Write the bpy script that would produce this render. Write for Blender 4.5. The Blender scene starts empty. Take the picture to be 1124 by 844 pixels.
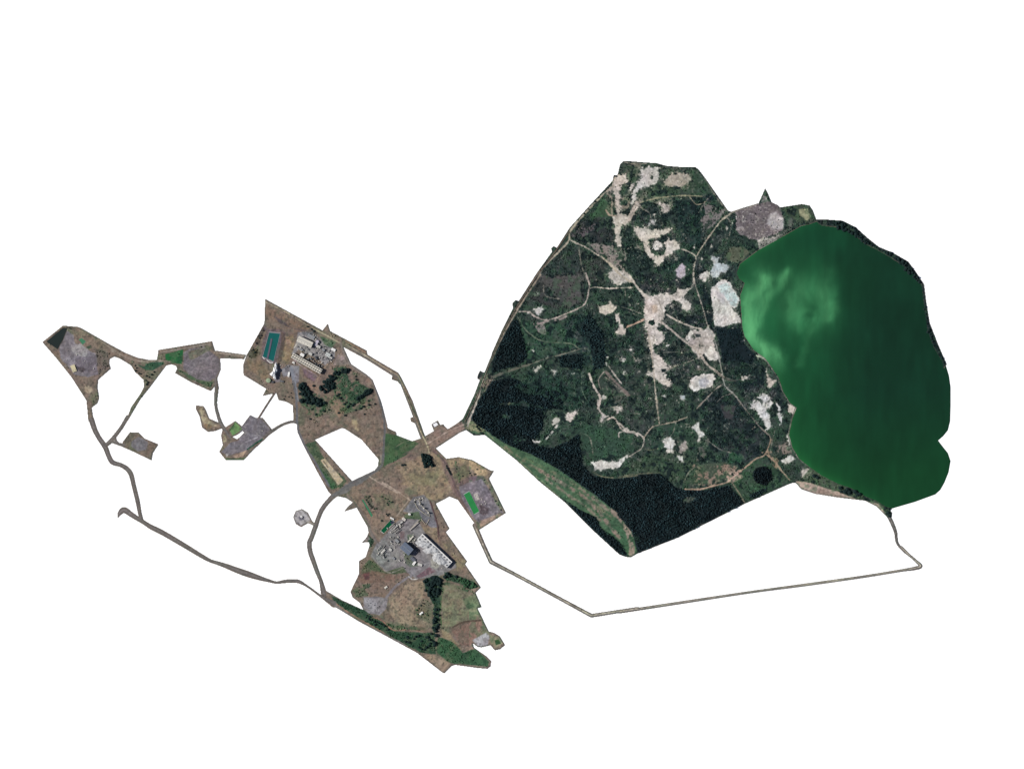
import bpy, math, random
import numpy as np
from mathutils import Vector
from mathutils.geometry import delaunay_2d_cdt
random.seed(7); RNG = np.random.default_rng(11)
S = 3.0                                   # metres per unit of plan
CX, CY = 562.0, 422.0
scene = bpy.context.scene
COLL = scene.collection
# ------------------------------------------------------------ camera, light, exposure
cam = bpy.data.objects.new('camera', bpy.data.cameras.new('camera')); COLL.objects.link(cam)
ALT = 13000.0
cam.location = (0, 0, ALT); cam.rotation_euler = (0, 0, 0)
cam.data.sensor_width = 36; cam.data.lens = 36*ALT/(1124*S)
cam.data.clip_start = 50; cam.data.clip_end = 120000
scene.camera = cam
SUNV = Vector((-1.0, 0.14, 0)).normalized(); ELEV = math.radians(46)
world = bpy.data.worlds.new('World'); scene.world = world; world.use_nodes = True
wn = world.node_tree; sky = wn.nodes.new('ShaderNodeTexSky'); sky.sky_type = 'NISHITA'
sky.sun_disc = False; sky.sun_elevation = ELEV; sky.sun_rotation = math.atan2(SUNV.x, SUNV.y)
bgn = wn.nodes['Background']; bgn.inputs['Strength'].default_value = 0.07
wn.links.new(sky.outputs[0], bgn.inputs[0])
sun = bpy.data.objects.new('sun', bpy.data.lights.new('sun', 'SUN')); COLL.objects.link(sun)
sun.data.energy = 4.6; sun.data.angle = math.radians(0.5); sun.data.color = (1.0, 0.95, 0.88)
sd = Vector((SUNV.x*math.cos(ELEV), SUNV.y*math.cos(ELEV), math.sin(ELEV)))
sun.rotation_euler = sd.to_track_quat('Z', 'Y').to_euler(); sun.location = (0, 0, 3000)
scene.view_settings.view_transform = 'Standard'; scene.view_settings.look = 'None'
scene.view_settings.gamma = 1; scene.view_settings.exposure = 0.20
KW = np.array([1.396, 1.384, 1.40])          # how bright albedo 1 lying flat renders (per channel)

# ------------------------------------------------------------ plan views: (x0, y0, zoom)
V1=(660,160,5.62); V2=(540,160,5.62); V3=(540,300,5.62); V4=(680,300,5.62); V5=(500,440,5.62); V6=(680,440,5.62)
V7=(780,190,4.014); V8=(780,400,4.014)
W1=(40,340,7.025); W2=(160,320,7.025); W3=(260,320,7.025); W4=(320,420,7.025); W5=(420,440,7.025); W6=(380,530,7.025)
W7=(340,630,5.109); W8=(100,460,5.62)
X1=(380,360,7.025); X2=(210,400,7.67); X3=(300,520,5.275); X4=(500,580,5.62); X5=(680,600,3.122); X6=(230,590,8.03)
X7=(380,620,11.24); X8=(460,630,7.34)
Y1=(285,345,14.05); Y2=(310,355,18.73); Y3=(400,565,14.05); Y4=(435,535,14.05); Y5=(440,580,18.73); Y6=(320,390,11.24)
Y7=(380,520,14.05); Y8=(485,500,14.05)
def P(v, pts): return [(v[0]+a/v[2], v[1]+b/v[2]) for a, b in pts]
def wx(x): return (x-CX)*S
def wy(y): return (CY-y)*S

# ------------------------------------------------------------ land raster: survey grid of 1.5 m cells
GX0, GY0, GX1, GY1, C = 40., 168., 1054., 750., 0.5
GW = int((GX1-GX0)/C); GH = int((GY1-GY0)/C)
XS = GX0+(np.arange(GW)+.5)*C; YS = GY0+(np.arange(GH)+.5)*C
def vnoise(scale, seed):
    r = np.random.default_rng(seed); s = scale/C
    h = int(GH/s)+3; w = int(GW/s)+3; L = r.random((h, w)).astype(np.float32)*2-1
    y = np.arange(GH)/s; x = np.arange(GW)/s
    yi = y.astype(int); xi = x.astype(int); fy = (y-yi); fx = (x-xi)
    fy = (fy*fy*(3-2*fy)).astype(np.float32)[:, None]; fx = (fx*fx*(3-2*fx)).astype(np.float32)[None]
    A = L[yi][:, xi]; B = L[yi][:, xi+1]; D = L[yi+1][:, xi]; E = L[yi+1][:, xi+1]
    return (A*(1-fx)+B*fx)*(1-fy)+(D*(1-fx)+E*fx)*fy
def fbm(scale, octs, seed, pers=.55):
    t = 0; a = 1; n = 0
    for k in range(octs):
        t = t+a*vnoise(scale/2**k, seed+k*17); n += a; a *= pers
    return t/n*1.5
NB = fbm(9, 4, 1); NB2 = fbm(9, 4, 101); NC = fbm(4, 3, 201); NL = fbm(34, 4, 301); NM = fbm(14, 4, 401); NF = fbm(1.6, 2, 501)
WH = RNG.random((GH, GW)).astype(np.float32)
def sub(poly, pad):
    xs = [p[0] for p in poly]; ys = [p[1] for p in poly]
    i0 = max(0, int((min(xs)-pad-GX0)/C)); i1 = min(GW, int((max(xs)+pad-GX0)/C)+1)
    j0 = max(0, int((min(ys)-pad-GY0)/C)); j1 = min(GH, int((max(ys)+pad-GY0)/C)+1)
    return slice(j0, j1), slice(i0, i1)
def sdf(poly, X, Y, closed=True):
    d2 = np.full(X.shape, 1e9, np.float32); ins = np.zeros(X.shape, bool); n = len(poly)
    for k in range(n if closed else n-1):
        ax, ay = poly[k]; bx, by = poly[(k+1) % n]; ex, ey = bx-ax, by-ay
        L = ex*ex+ey*ey+1e-9; t = np.clip(((X-ax)*ex+(Y-ay)*ey)/L, 0, 1)
        d2 = np.minimum(d2, (X-ax-t*ex)**2+(Y-ay-t*ey)**2)
        if closed and abs(ey) > 1e-9: ins ^= ((ay > Y) != (by > Y)) & (X < ex*(Y-ay)/ey+ax)
    d = np.sqrt(d2)
    return np.where(ins, d, -d) if closed else d
LAND = np.zeros((GH, GW), bool)
COL = np.zeros((GH, GW, 3), np.float32)          # own colour of the ground as seen in daylight, display values
CLS = np.zeros((GH, GW), np.uint8)               # 0 ground 1 sand 2 road 3 gravel yard 4 grass
VD = np.zeros((GH, GW), np.float32)              # shrub cover
VT = np.zeros((GH, GW), np.float32)              # forest cover
def land(poly):
    s = sub(poly, 1); X, Y = np.meshgrid(XS[s[1]], YS[s[0]]); LAND[s] |= sdf(poly, X, Y) > 0
def hole(poly):
    s = sub(poly, 1); X, Y = np.meshgrid(XS[s[1]], YS[s[0]]); LAND[s] &= ~(sdf(poly, X, Y) > 0)
def _apply(s, m, col, a, soft, cls, vd, vt, speck):
    w = np.clip(m/(2*soft)+.5, 0, 1); w = w*w*(3-2*w)
    if speck: w = w*np.clip((NC[s]+NF[s]*.6+speck)*3, 0, 1)
    w = w*a
    if col is not None:
        COL[s] = COL[s]*(1-w[..., None])+np.array(col, np.float32)/255*w[..., None]
    k = w > .5*a
    if cls is not None: CLS[s][k] = cls
    if vd is not None: VD[s] = VD[s]*(1-w/max(a, .01))+vd*w/max(a, .01)
    if vt is not None: VT[s] = VT[s]*(1-w/max(a, .01))+vt*w/max(a, .01)
def paint(poly, col, a=1., soft=.5, amp=1.5, cls=None, vd=None, vt=None, speck=0, n=None, hole_=0, fine=0, off=0):
    s = sub(poly, amp*1.6+soft+1); X, Y = np.meshgrid(XS[s[1]], YS[s[0]])
    m = sdf(poly, X, Y)+amp*(NB if n is None else n)[s]+min(amp, 1)*.5*NC[s]
    m = m+off
    if fine: m = m+fine*(1.5*NC[s]+1.1*NF[s]+.5*(WH[s]-.5))
    if hole_: m = np.minimum(m, (NC[s]+.6*NB2[s]+hole_)*3)
    _apply(s, m, col, a, soft, cls, vd, vt, speck)
def line(pts, w, col, a=1., soft=.4, amp=.25, cls=2, vd=0., vt=0., speck=0):
    ws = w if isinstance(w, (list, tuple)) else [w]*len(pts)
    for k in range(len(pts)-1):
        seg = [pts[k], pts[k+1]]; s = sub(seg, max(ws)+3); X, Y = np.meshgrid(XS[s[1]], YS[s[0]])
        ax, ay = seg[0]; bx, by = seg[1]; ex, ey = bx-ax, by-ay
        t = np.clip(((X-ax)*ex+(Y-ay)*ey)/(ex*ex+ey*ey+1e-9), 0, 1)
        hw = (ws[k]*(1-t)+ws[k+1]*t)/2
        m = hw-np.hypot(X-ax-t*ex, Y-ay-t*ey)+amp*NC[s]
        _apply(s, m, col, a, soft, cls, vd, vt, speck)
def landline(pts, w):
    ws = w if isinstance(w, (list, tuple)) else [w]*len(pts)
    for k in range(len(pts)-1):
        seg = [pts[k], pts[k+1]]; s = sub(seg, max(ws)+3); X, Y = np.meshgrid(XS[s[1]], YS[s[0]])
        ax, ay = seg[0]; bx, by = seg[1]; ex, ey = bx-ax, by-ay
        t = np.clip(((X-ax)*ex+(Y-ay)*ey)/(ex*ex+ey*ey+1e-9), 0, 1)
        LAND[s] |= np.hypot(X-ax-t*ex, Y-ay-t*ey) < (ws[k]*(1-t)+ws[k+1]*t)/2
def curve(pts, n=6):
    out = []
    for i in range(len(pts)-1):
        p0 = pts[max(i-1, 0)]; p1 = pts[i]; p2 = pts[i+1]; p3 = pts[min(i+2, len(pts)-1)]
        for k in range(n):
            t = k/n
            out.append(tuple(.5*((2*p1[j])+(-p0[j]+p2[j])*t+(2*p0[j]-5*p1[j]+4*p2[j]-p3[j])*t*t+(-p0[j]+3*p1[j]-3*p2[j]+p3[j])*t**3) for j in range(len(p1))))
    out.append(tuple(pts[-1])); return out
def cl(v, pts):                                   # smooth road through (x, y, width) points
    c = curve([(v[0]+a/v[2], v[1]+b/v[2], w) for a, b, w in pts]); return [(p[0], p[1]) for p in c], [p[2] for p in c]

# ------------------------------------------------------------ outlines
MAIN_W = P(V5,[(65,180),(0,205)])+P(V5,[(0,145),(45,110)])+P(X1,[(985,520),(1030,400),(1010,390),(1010,375),(1030,330),(1065,345),(1120,210)])+\
    P(V3,[(0,490),(60,355),(130,215),(125,185),(145,165),(165,172),(275,0)])+P(V2,[(370,655),(365,635),(380,620),(400,630),(480,505),(620,350),(745,215),(750,185),(775,180),(790,115),(810,95)])
MAIN_N = P(V1,[(160,95),(260,103),(340,108),(400,125),(480,131),(580,133),(600,148),(640,200),(780,400),(800,408),(860,388),(970,355),(995,300),(1010,265),(1025,290),(1050,350),(1090,368)])
MAIN_NE = P(V7,[(305,152),(350,145),(400,137),(435,143),(450,165),(465,205),(510,205),(580,210),(640,240),(690,285),(740,325),(800,350),(870,390),(900,430),(940,490),(950,570),(965,660),(1000,750),(1040,843)])
SHORE_W = P(V7,[(465,215),(430,228),(400,233),(300,290),(210,340),(130,400),(115,440),(125,465),(150,485),(130,540),(135,610),(140,680),(150,720),(190,780),(240,815),(260,843)])+\
    P(V8,[(300,60),(320,120),(350,170),(378,190),(360,240),(345,310),(360,365),(390,415),(440,455),(490,490),(560,525),(620,545),(680,580),(730,600),(770,625),(800,634)])
SHORE_NE = P(V7,[(475,222),(490,232),(560,240),(620,262),(680,312),(730,337),(780,365),(840,402),(900,452),(930,495),(943,600),(955,690),(980,760),(1020,830),(1028,860)])
LAKE_E = P(V8,[(1035,0),(1050,50),(1057,100),(1057,180),(1055,250),(1045,290),(1025,315),(1002,335),(1025,365),(1045,390),(1057,425),(1048,475),(1030,520),(1012,552),(990,572),(900,605),(800,634)])
SE_EDGE = P(V8,[(790,640),(800,655),(795,690),(730,625),(680,600),(560,586),(460,570),(400,550),(375,522)])+P(V6,[(1070,505),(1040,515),(770,635),(360,843)])+\
    P(X4,[(1120,155),(1080,178),(1050,175),(1010,160),(835,0)])+P(V5,[(680,630),(520,500),(380,370),(180,210),(115,215)])
main_outline = MAIN_W+MAIN_N+MAIN_NE[:7]+list(reversed([]))+SHORE_W+SE_EDGE
land(main_outline)
land(P(V7,[(465,205),(510,205),(580,210),(640,240),(690,285),(740,325),(800,350),(870,390),(900,430),(940,490),(950,570),(965,660),(1000,750),(1040,843)])+list(reversed(SHORE_NE)))
L1 = P(W1,[(45,250),(205,122),(320,132),(350,145),(560,265),(680,330),(780,370),(860,385),(930,385),(940,310),(1124,285),(1124,520),(1070,485),(1085,455),(1075,430),(1040,420),(1000,430),(880,590),(800,690),(700,860),(690,860),(730,750),(800,650),(830,590),(825,540),(760,480),(730,430),(640,375),(600,362),(565,380),(560,410),(572,455),(475,540),(470,600),(483,680),(470,720),(425,755),(440,860),(400,860),(385,700),(270,520),(150,370)])
L2 = P(W2,[(85,525),(100,450),(510,383),(532,455),(775,488),(755,522),(572,515),(578,600),(550,670),(562,740),(548,860),(527,860),(537,745),(528,735),(500,768),(350,700),(225,628),(245,600),(235,575),(200,562),(160,570),(100,600)])
L3 = P(W3,[(218,58),(660,300),(700,248),(718,305),(1000,455),(1005,485),(1124,560),(1124,592),(820,428),(880,560),(1000,640),(1045,680),(1110,843)])+\
    P(W4,[(700,180),(738,330),(740,350),(805,380),(810,405),(930,450),(1000,428)])+P(W5,[(395,232),(375,180),(425,150),(442,185),(465,180),(500,218),(610,152),(640,215),(410,365),(490,445),(585,432),(690,455),(830,535),(857,540),(820,600)])+\
    P(V5,[(310,690),(145,795)])+P(W6,[(860,130),(795,105),(690,160),(795,350),(768,380),(932,605),(915,625),(1035,800)])+\
    P(X8,[(495,110),(455,150),(503,265),(470,275),(560,460),(600,470),(650,500),(692,570),(650,605),(610,612),(575,572),(500,590),(470,585),(432,555),(440,590),(540,660),(580,700),(575,740),(550,762),(470,755),(290,730),(260,740),(205,797)])+\
    P(W7,[(745,552),(600,440),(400,332),(280,268),(100,158),(70,135),(60,100),(95,95),(180,145),(300,200),(280,160),(240,130),(228,98),(275,0)])+\
    P(W6,[(100,650),(100,600),(150,570),(180,480),(175,455),(120,460),(160,415),(172,380),(165,340),(80,190),(0,215)])+P(X3,[(410,218),(430,190),(460,165),(420,140),(375,130),(350,135)])+\
    P(W4,[(285,843),(200,690),(90,480),(45,380),(40,320),(0,305)])+P(X2,[(860,490),(855,345),(800,315),(735,300),(715,240),(600,265),(630,205),(440,90),(435,20)])+P(W3,[(50,560),(75,490),(212,245)])
ST1 = P(X1,[(0,95),(155,180),(160,205),(400,345),(425,385),(510,560),(605,830),(625,890),(585,880),(530,735),(500,722),(493,695),(515,685),(420,440),(395,412),(350,397),(355,368),(150,240),(0,160)])
for q in (L1, L2, L3, ST1): land(q)
BEAN = P(X2,[(40,345),(100,350),(120,380),(150,455),(240,495),(265,535),(200,560),(140,568),(90,530),(70,440),(40,380)])
PAD2 = P(X2,[(265,540),(300,520),(370,475),(425,520),(495,425),(545,450),(600,450),(680,550),(640,610),(520,720),(440,805),(290,805),(235,735),(265,680),(250,600)])
CIRC = P(X3,[(115,250),(130,215),(165,203),(200,225),(225,275),(245,290),(235,300),(200,285),(160,308),(130,290)])
PAD3 = P(W8,[(195,140),(240,80),(290,82),(330,120),(415,155),(380,210),(372,255),(270,205),(190,170)])
for q in (BEAN, PAD2, CIRC, PAD3): land(q)
H1 = P(W4,[(180,440),(385,350),(410,355),(540,440),(670,590),(668,640),(640,675),(465,757)])
hole(H1); hole(P(X2,[(345,610),(390,590),(430,560),(445,575),(385,630)])); hole(P(W5,[(385,180),(415,163),(430,185),(400,203)]))
ROADS = [cl(X2,[(205,110,3),(206,200,3),(205,340,3.2),(225,430,3.5),(250,500,4),(290,560,4),(330,620,3)]),
 cl(X2,[(705,235,2.2),(630,350,2),(560,462,2)]), cl(X2,[(610,610,4),(680,560,3.5),(760,510,3),(830,485,3),(880,480,3)]),
 cl(X3,[(370,110,6),(325,150,5),(285,200,5),(262,250,4.5),(245,300,5),(220,370,5),(208,400,5),(213,450,5),(230,500,5),(255,570,4.5),(275,620,4),(290,680,6),(300,700,5)]),
 cl(X6,[(1100,580,9),(1015,535,4),(960,500,2.4),(900,455,2.2),(840,415,2.6),(790,388,4),(740,380,4),(660,385,3.8),(590,395,2.8),(520,378,3.5),(450,358,5),(350,325,6.5),(250,290,6.3),(120,240,4.8),(0,202,3.4)]),
 cl(W8,[(740,876,3.6),(680,843,4.5),(560,770,5.2),(440,700,5.5),(370,665,5.3),(330,640,4.5),(250,590,5.5),(205,560,6.5),(180,575,5),(165,603,1.2)]),
 cl(W8,[(0,0,6),(20,60,5.5),(45,110,5),(85,170,5.5),(105,220,5),(130,265,5.2),(180,282,4.6),(215,302,5),(245,340,5),(265,420,4.6),(285,500,4.6),(300,580,4),(312,625,4)]),
 cl(W8,[(225,-15,4),(190,45,3.8),(150,100,4),(110,145,4.5),(85,165,4)]), cl(W8,[(120,135,3),(165,152,3),(205,162,4)]), cl(W8,[(148,90,2),(150,130,2.5),(165,150,3)]),
 (P(X4,[(118,-20),(170,100),(218,205),(400,300),(640,430),(838,537),(1124,492)]), [5,4.5,4.6,3.8,3.6,4.2,3.6]),
 cl(X5,[(0,223,3.4),(230,188,3.2),(450,155,2.8),(630,131,3.2),(830,103,3),(960,82,3),(1010,74,4),(1032,66,4),(1015,48,3),(990,25,2.2),(965,0,2)]),
 cl(V8,[(785,670,4),(800,700,4),(815,740,3.4),(822,785,2.8),(850,820,2.4),(880,845,2.2),(900,860,2.2)])]
for r in ROADS: landline(*r)

# ------------------------------------------------------------ colours and cover
DRY=(134,119,106); SCRUB=(50,68,60); DARK=(32,46,48); FOR=(26,38,42); SAND=(200,193,186); BEI=(178,166,152); GRAV=(126,117,122); GRN=(58,92,68)
lx = XS[None, :]+0*YS[:, None]
COL[:] = np.array(DRY)/255
CLS[:] = 0
paint(main_outline, SCRUB, amp=0, vd=.75)
# purple and green mottling of the dry ground on the west side
for thr, c, a in ((.12, (122,108,106), .7), (.3, (160,142,122), .6)):
    w = np.clip((NM-thr)*3, 0, 1)*a*(lx < 560); COL[:] = COL*(1-w[..., None])+np.array(c)/255*w[..., None]
w = np.clip((NL*.7+NB2*.5-.25)*3, 0, 1)*.6*(lx < 560); COL[:] = COL*(1-w[..., None])+np.array((98,112,88))/255*w[..., None]
VD += np.clip((NB2-.35)*1.5, 0, .5)*(lx < 500)*.5
# --- main block, vegetation tones
def dark(v, pts, c=DARK, vd=1.0, amp=2.5, soft=1.5, a=.9): paint(P(v, pts), c, a, soft, amp, vd=vd)
dark(V2,[(480,560),(520,480),(600,440),(750,450),(760,600),(640,600),(540,600)],(48,54,56))
dark(V2,[(240,843),(440,620),(530,620),(560,843)],(48,62,60)); dark(V2,[(540,620),(700,720),(700,843),(540,843)],(56,64,60))
dark(V2,[(800,500),(860,500),(900,600),(820,630),(795,600)])
dark(V2,[(830,640),(930,640),(1000,720),(1080,700),(1124,690),(1124,843),(870,843),(830,760)],(38,50,54))
dark(V1,[(200,400),(250,350),(330,345),(380,430),(450,440),(470,500),(380,510),(280,500),(210,460)],(42,56,56))
dark(V1,[(450,350),(560,330),(640,310),(720,340),(660,400),(620,470),(640,520),(640,600),(570,650),(500,620),(450,560),(480,480)],(32,54,52))
dark(V1,[(300,570),(400,560),(480,560),(480,600),(400,640),(310,660)],(30,50,52)); dark(V1,[(370,740),(480,660),(570,700),(560,843),(380,843)],(40,64,58))
dark(V1,[(640,290),(700,290),(740,350),(650,340)],(24,36,50)); dark(V1,[(600,690),(690,560),(800,420),(840,440),(830,540),(970,600),(920,640),(850,620),(780,640),(740,720),(680,680)],(38,54,54))
dark(V1,[(570,700),(680,720),(640,800),(570,843)],(34,48,50)); dark(V1,[(760,720),(850,730),(850,843),(800,820)],(44,66,60))
dark(V3,[(280,20),(560,0),(590,180),(420,220),(240,160)],(56,60,60),.7); dark(V3,[(330,90),(470,100),(440,200),(330,170)],(34,48,48))
dark(V3,[(420,330),(560,250),(690,380),(700,560),(570,600),(540,480),(440,420)],(34,56,54)); dark(V3,[(600,240),(640,200),(930,240),(950,600),(720,560),(700,400)],(42,62,56))
dark(V3,[(180,300),(420,300),(540,440),(380,520),(220,540),(190,420)],(48,78,62),.5)
dark(V3,[(230,600),(560,600),(640,843),(100,843)],(36,58,54)); dark(V3,[(640,600),(850,560),(990,620),(1010,843),(680,843)],(52,66,60),.5)
dark(V4,[(80,0),(350,0),(440,60),(330,120),(240,130),(140,110)],(40,48,54)); dark(V4,[(230,460),(450,520),(500,560),(440,640),(330,660)],(34,52,52))
dark(V4,[(300,180),(330,180),(400,250),(520,260),(520,340),(430,330),(310,260)],(28,40,46)); dark(V4,[(290,300),(390,400),(450,470),(330,480),(260,400)],(38,58,54))
dark(V4,[(450,40),(540,90),(570,170),(585,330),(750,320),(770,430),(840,500),(900,600),(900,700),(830,750),(700,700),(660,640),(630,520),(600,380),(540,320),(500,180)],(24,38,44),1,2)
dark(V4,[(640,700),(760,800),(840,843),(500,843),(540,760)],(30,44,48)); dark(V4,[(900,700),(990,690),(1050,843),(940,843)],(34,48,50))
dark(V6,[(500,0),(720,0),(860,160),(930,240),(900,320),(740,400),(640,380),(560,300),(540,200),(500,100)],(32,46,50),1,3)
dark(V6,[(0,0),(230,0),(240,140),(150,220),(60,170)],(52,64,60),.5); dark(V6,[(160,240),(250,160),(420,120),(460,260),(300,300),(200,310)],(46,70,60),.5)
dark(V6,[(0,420),(200,320),(420,340),(540,400),(460,520),(340,500),(240,440),(0,460)],(60,78,62),.4); dark(V6,[(480,380),(760,380),(680,480),(500,530)],(76,88,74),.3)
dark(V6,[(680,320),(760,340),(740,400),(670,390)],(44,84,62),.4,2); dark(V6,[(740,450),(840,360),(960,390),(1050,490),(780,620),(700,540)],(52,80,60),.5)
dark(V6,[(940,240),(1030,240),(1060,330),(960,350)],(60,66,62),.5); dark(V5,[(770,130),(900,150),(1100,210),(1100,330),(850,370),(780,300)],(50,74,62),.35)
dark(V5,[(540,90),(760,60),(770,180),(560,240)],(50,72,62),.5)
dark(V1,[(245,270),(480,260),(500,300),(350,320),(240,335)],(56,78,60),.4,1.5); dark(V1,[(520,230),(560,150),(590,135),(660,240),(680,290),(640,310),(500,300)],(54,80,62),.4,1.5)
dark(V1,[(120,100),(240,130),(230,200),(130,300),(110,250),(160,200)],(60,80,64),.4,1.5); dark(V2,[(600,440),(690,320),(760,420),(700,450)],(62,88,66),.3,1.5)
dark(V2,[(360,700),(540,520),(560,480),(470,600)],(70,80,66),.3,1)
paint(P(V1,[(135,97),(260,108),(240,140),(150,120)]),(130,122,112),.7,1,1)
# bare brown dithered country
def bare(v, pts, c, a=.9, sp=.35, amp=2): paint(P(v, pts), c, a, .8, amp, speck=sp, cls=None, vd=.15)
bare(V1,[(0,620),(60,610),(150,640),(150,760),(60,740),(0,680)],(124,118,114)); bare(V1,[(640,360),(760,400),(700,500),(620,520),(600,480),(650,430)],(120,112,114))
bare(V2,[(590,600),(740,620),(820,680),(820,790),(740,740),(640,660)],(130,122,118)); bare(V3,[(250,300),(330,300),(330,370),(270,350)],(140,128,128))
bare(V1,[(120,320),(180,330),(170,390),(125,390)],(140,128,116)); bare(V1,[(200,330),(440,310),(450,390),(400,360),(300,350),(230,360)],(130,130,112),.6)
bare(V6,[(460,400),(720,390),(760,440),(560,540),(470,520)],(142,118,108),.8,.1); bare(V6,[(480,200),(560,220),(540,330),(480,380)],(110,100,98),.6,.1)
bare(V1,[(250,640),(160,640),(200,600),(300,600)],(150,142,134),.7); bare(V3,[(700,640),(860,740),(760,800)],(84,84,80),.7,.4); bare(V1,[(690,640),(760,560),(740,500),(680,600)],(110,110,108),.5,.1)
bare(V2,[(520,500),(640,480),(620,560),(500,560)],(104,92,98),.7,.05); bare(V3,[(300,20),(540,20),(560,160),(480,210),(420,180)],(98,92,92),.5,.0)
bare(V6,[(930,280),(1050,260),(1060,320),(990,330)],(150,130,124),.7,.2); bare(V6,[(620,20),(720,30),(700,120),(640,110)],(90,76,80),.5,0)
# broad worn, half bare country round the clearings
for v, q, c, a in ((V1,[(70,180),(200,150),(360,110),(560,150),(570,260),(400,270),(260,280),(260,400),(200,480),(130,640),(60,640),(60,400),(30,300)],(118,114,102),.55),
 (V1,[(180,480),(460,490),(500,640),(360,760),(240,640)],(116,110,104),.5),(V4,[(120,80),(440,80),(470,240),(300,320),(340,420),(600,330),(640,560),(300,720),(160,700),(150,300)],(104,100,96),.45),
 (V6,[(240,220),(430,230),(430,390),(280,350)],(98,96,92),.5),(V4,[(780,720),(960,720),(960,843),(780,843)],(104,102,104),.6),(V4,[(420,610),(620,600),(600,740),(430,750)],(100,98,94),.5),(V1,[(640,600),(820,640),(810,843),(600,843)],(90,94,92),.4),(V5,[(520,60),(760,60),(700,180),(520,270)],(84,92,84),.4)):
    paint(P(v, q), c, a, 2, 3, speck=.25, fine=1.)
# sand
def sand(v, pts, c=SAND, amp=1.4, soft=.45, h=1.1, a=1.):
    q = P(v, pts); paint(q, (132,126,118), a*.55, 1.6, amp*.6+.8, fine=1.2, hole_=h+.3, vd=.45); paint(q, c, a*.5, 1.5, amp*.7, vd=.2, vt=0, hole_=h+.1, fine=.7 if amp > .65 else .3); paint(q, c, a*.9, max(soft, .6), amp*.7, cls=1, vd=.015, vt=0, hole_=h, fine=.75 if amp > .65 else .3, off=-.7 if amp > .65 else -.2)
sand(V1,[(245,150),(300,125),(350,140),(360,190),(340,240),(290,260),(240,270),(215,300),(215,345),(240,370),(185,360),(195,300),(215,230),(240,200)],(198,194,190))
sand(V1,[(185,240),(205,225),(210,240),(185,275),(175,280)],SAND,.6)
sand(V1,[(400,200),(440,175),(520,165),(560,195),(540,240),(470,262),(400,250),(380,225)],(166,156,144))
sand(V1,[(80,190),(150,180),(165,215),(130,240),(115,290),(125,350),(120,420),(160,430),(190,470),(150,490),(120,500),(125,620),(95,630),(85,560),(75,470),(60,430),(90,420),(95,340),(70,290),(40,280),(70,230)],(192,182,172),.9)
sand(V1,[(185,495),(230,500),(270,505),(300,520),(370,520),(440,510),(420,540),(370,560),(310,570),(290,590),(300,640),(330,680),(380,670),(400,640),(385,600),(420,575),(470,600),(495,640),(440,665),(400,690),(360,740),(310,710),(270,650),(255,600),(225,560),(200,530)],(200,192,182),1)
sand(V1,[(215,345),(250,345),(230,380),(200,420),(185,470),(165,455),(180,400)],(170,158,148),.8)
sand(V1,[(345,355),(410,360),(430,395),(385,425),(360,400),(385,385)],(188,178,172),.9)
sand(V1,[(285,468),(330,463),(338,492),(292,492)],(200,198,198),1.1,h=.4); sand(V1,[(318,425),(335,420),(332,440)],SAND,.3)
sand(V1,[(320,610),(350,585),(370,600),(382,635),(330,648)],(214,210,208),1,h=.6)
sand(V1,[(460,765),(500,725),(525,745),(520,800),(485,822),(465,800)],(186,176,188),.4,h=2)
paint(P(V1,[(825,402),(860,388),(970,358),(1050,348),(1095,368),(1124,430),(1120,520),(1050,560),(965,588),(860,555),(828,510),(835,440)]),(108,99,104),.95,1,1,cls=1,vd=.12,vt=0,fine=.4)
paint(P(V1,[(1040,430),(1080,415),(1124,450),(1124,510),(1060,520),(1020,480)]),(172,170,172),.9,2,2)
paint(P(V1,[(985,350),(1000,310),(1015,310),(1030,345)]),(178,172,172),.8,.6,.5)
sand(V1,[(960,590),(1060,560),(1124,545),(1060,600),(1000,632),(975,642)],(176,170,164),1.2,h=.4)
sand(V1,[(675,680),(725,690),(730,720),(780,725),(795,775),(740,790),(700,820),(660,790),(690,740)],(178,188,194),.8,h=1.6)
sand(V1,[(600,800),(660,770),(670,810),(640,838),(610,830)],(186,184,178),.8); sand(V1,[(735,825),(780,830),(775,850),(730,850)],SAND,.4)
paint(P(V1,[(770,680),(800,630),(880,625),(920,660),(880,710),(830,725),(780,710)]),(88,92,78),.95,1.5,1,vd=.1)
for p in ((775,510,5),(680,625,4),(575,628,3),(620,700,5),(690,580,2),(810,480,2)): sand(V1,[(p[0]-p[2]*2,p[1]),(p[0],p[1]-p[2]*3),(p[0]+p[2]*2,p[1]),(p[0],p[1]+p[2]*3)],SAND,.3)
sand(V3,[(710,20),(750,0),(840,-10),(860,40),(820,60),(780,80),(750,70),(740,40)],(200,192,184))
sand(V2,[(715,780),(760,755),(800,770),(850,800),(860,843),(740,843),(710,810)],(186,178,172))
sand(V3,[(660,205),(700,200),(725,190),(730,165),(745,190),(770,210),(745,240),(700,262),(665,240)],(204,196,182),.5,h=2)
sand(V3,[(765,255),(785,250),(800,320),(830,345),(835,385),(800,385),(765,365),(785,340)],(198,190,182),1)
sand(V4,[(140,115),(200,140),(250,120),(330,130),(360,100),(420,95),(450,90),(420,120),(395,150),(430,175),(450,190),(430,240),(390,230),(370,170),(330,175),(290,215),(290,250),(270,290),(240,320),(230,350),(290,370),(280,420),(240,460),(215,440),(205,470),(270,530),(320,590),(280,620),(330,680),(300,700),(240,680),(210,640),(150,630),(210,595),(200,520),(185,450),(170,380),(165,340),(145,330),(155,270),(150,170)],(204,196,188),1)
paint(P(V4,[(195,200),(230,195),(235,240),(205,245)]),(206,184,160),.8,1.5,.5)
paint(P(V4,[(180,295),(215,290),(218,312),(200,322),(180,312)]),DARK,1,.3,.3,cls=0,vd=1); paint(P(V4,[(258,592),(290,590),(285,610),(262,612)]),DARK,1,.3,.3,cls=0,vd=1)
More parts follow.
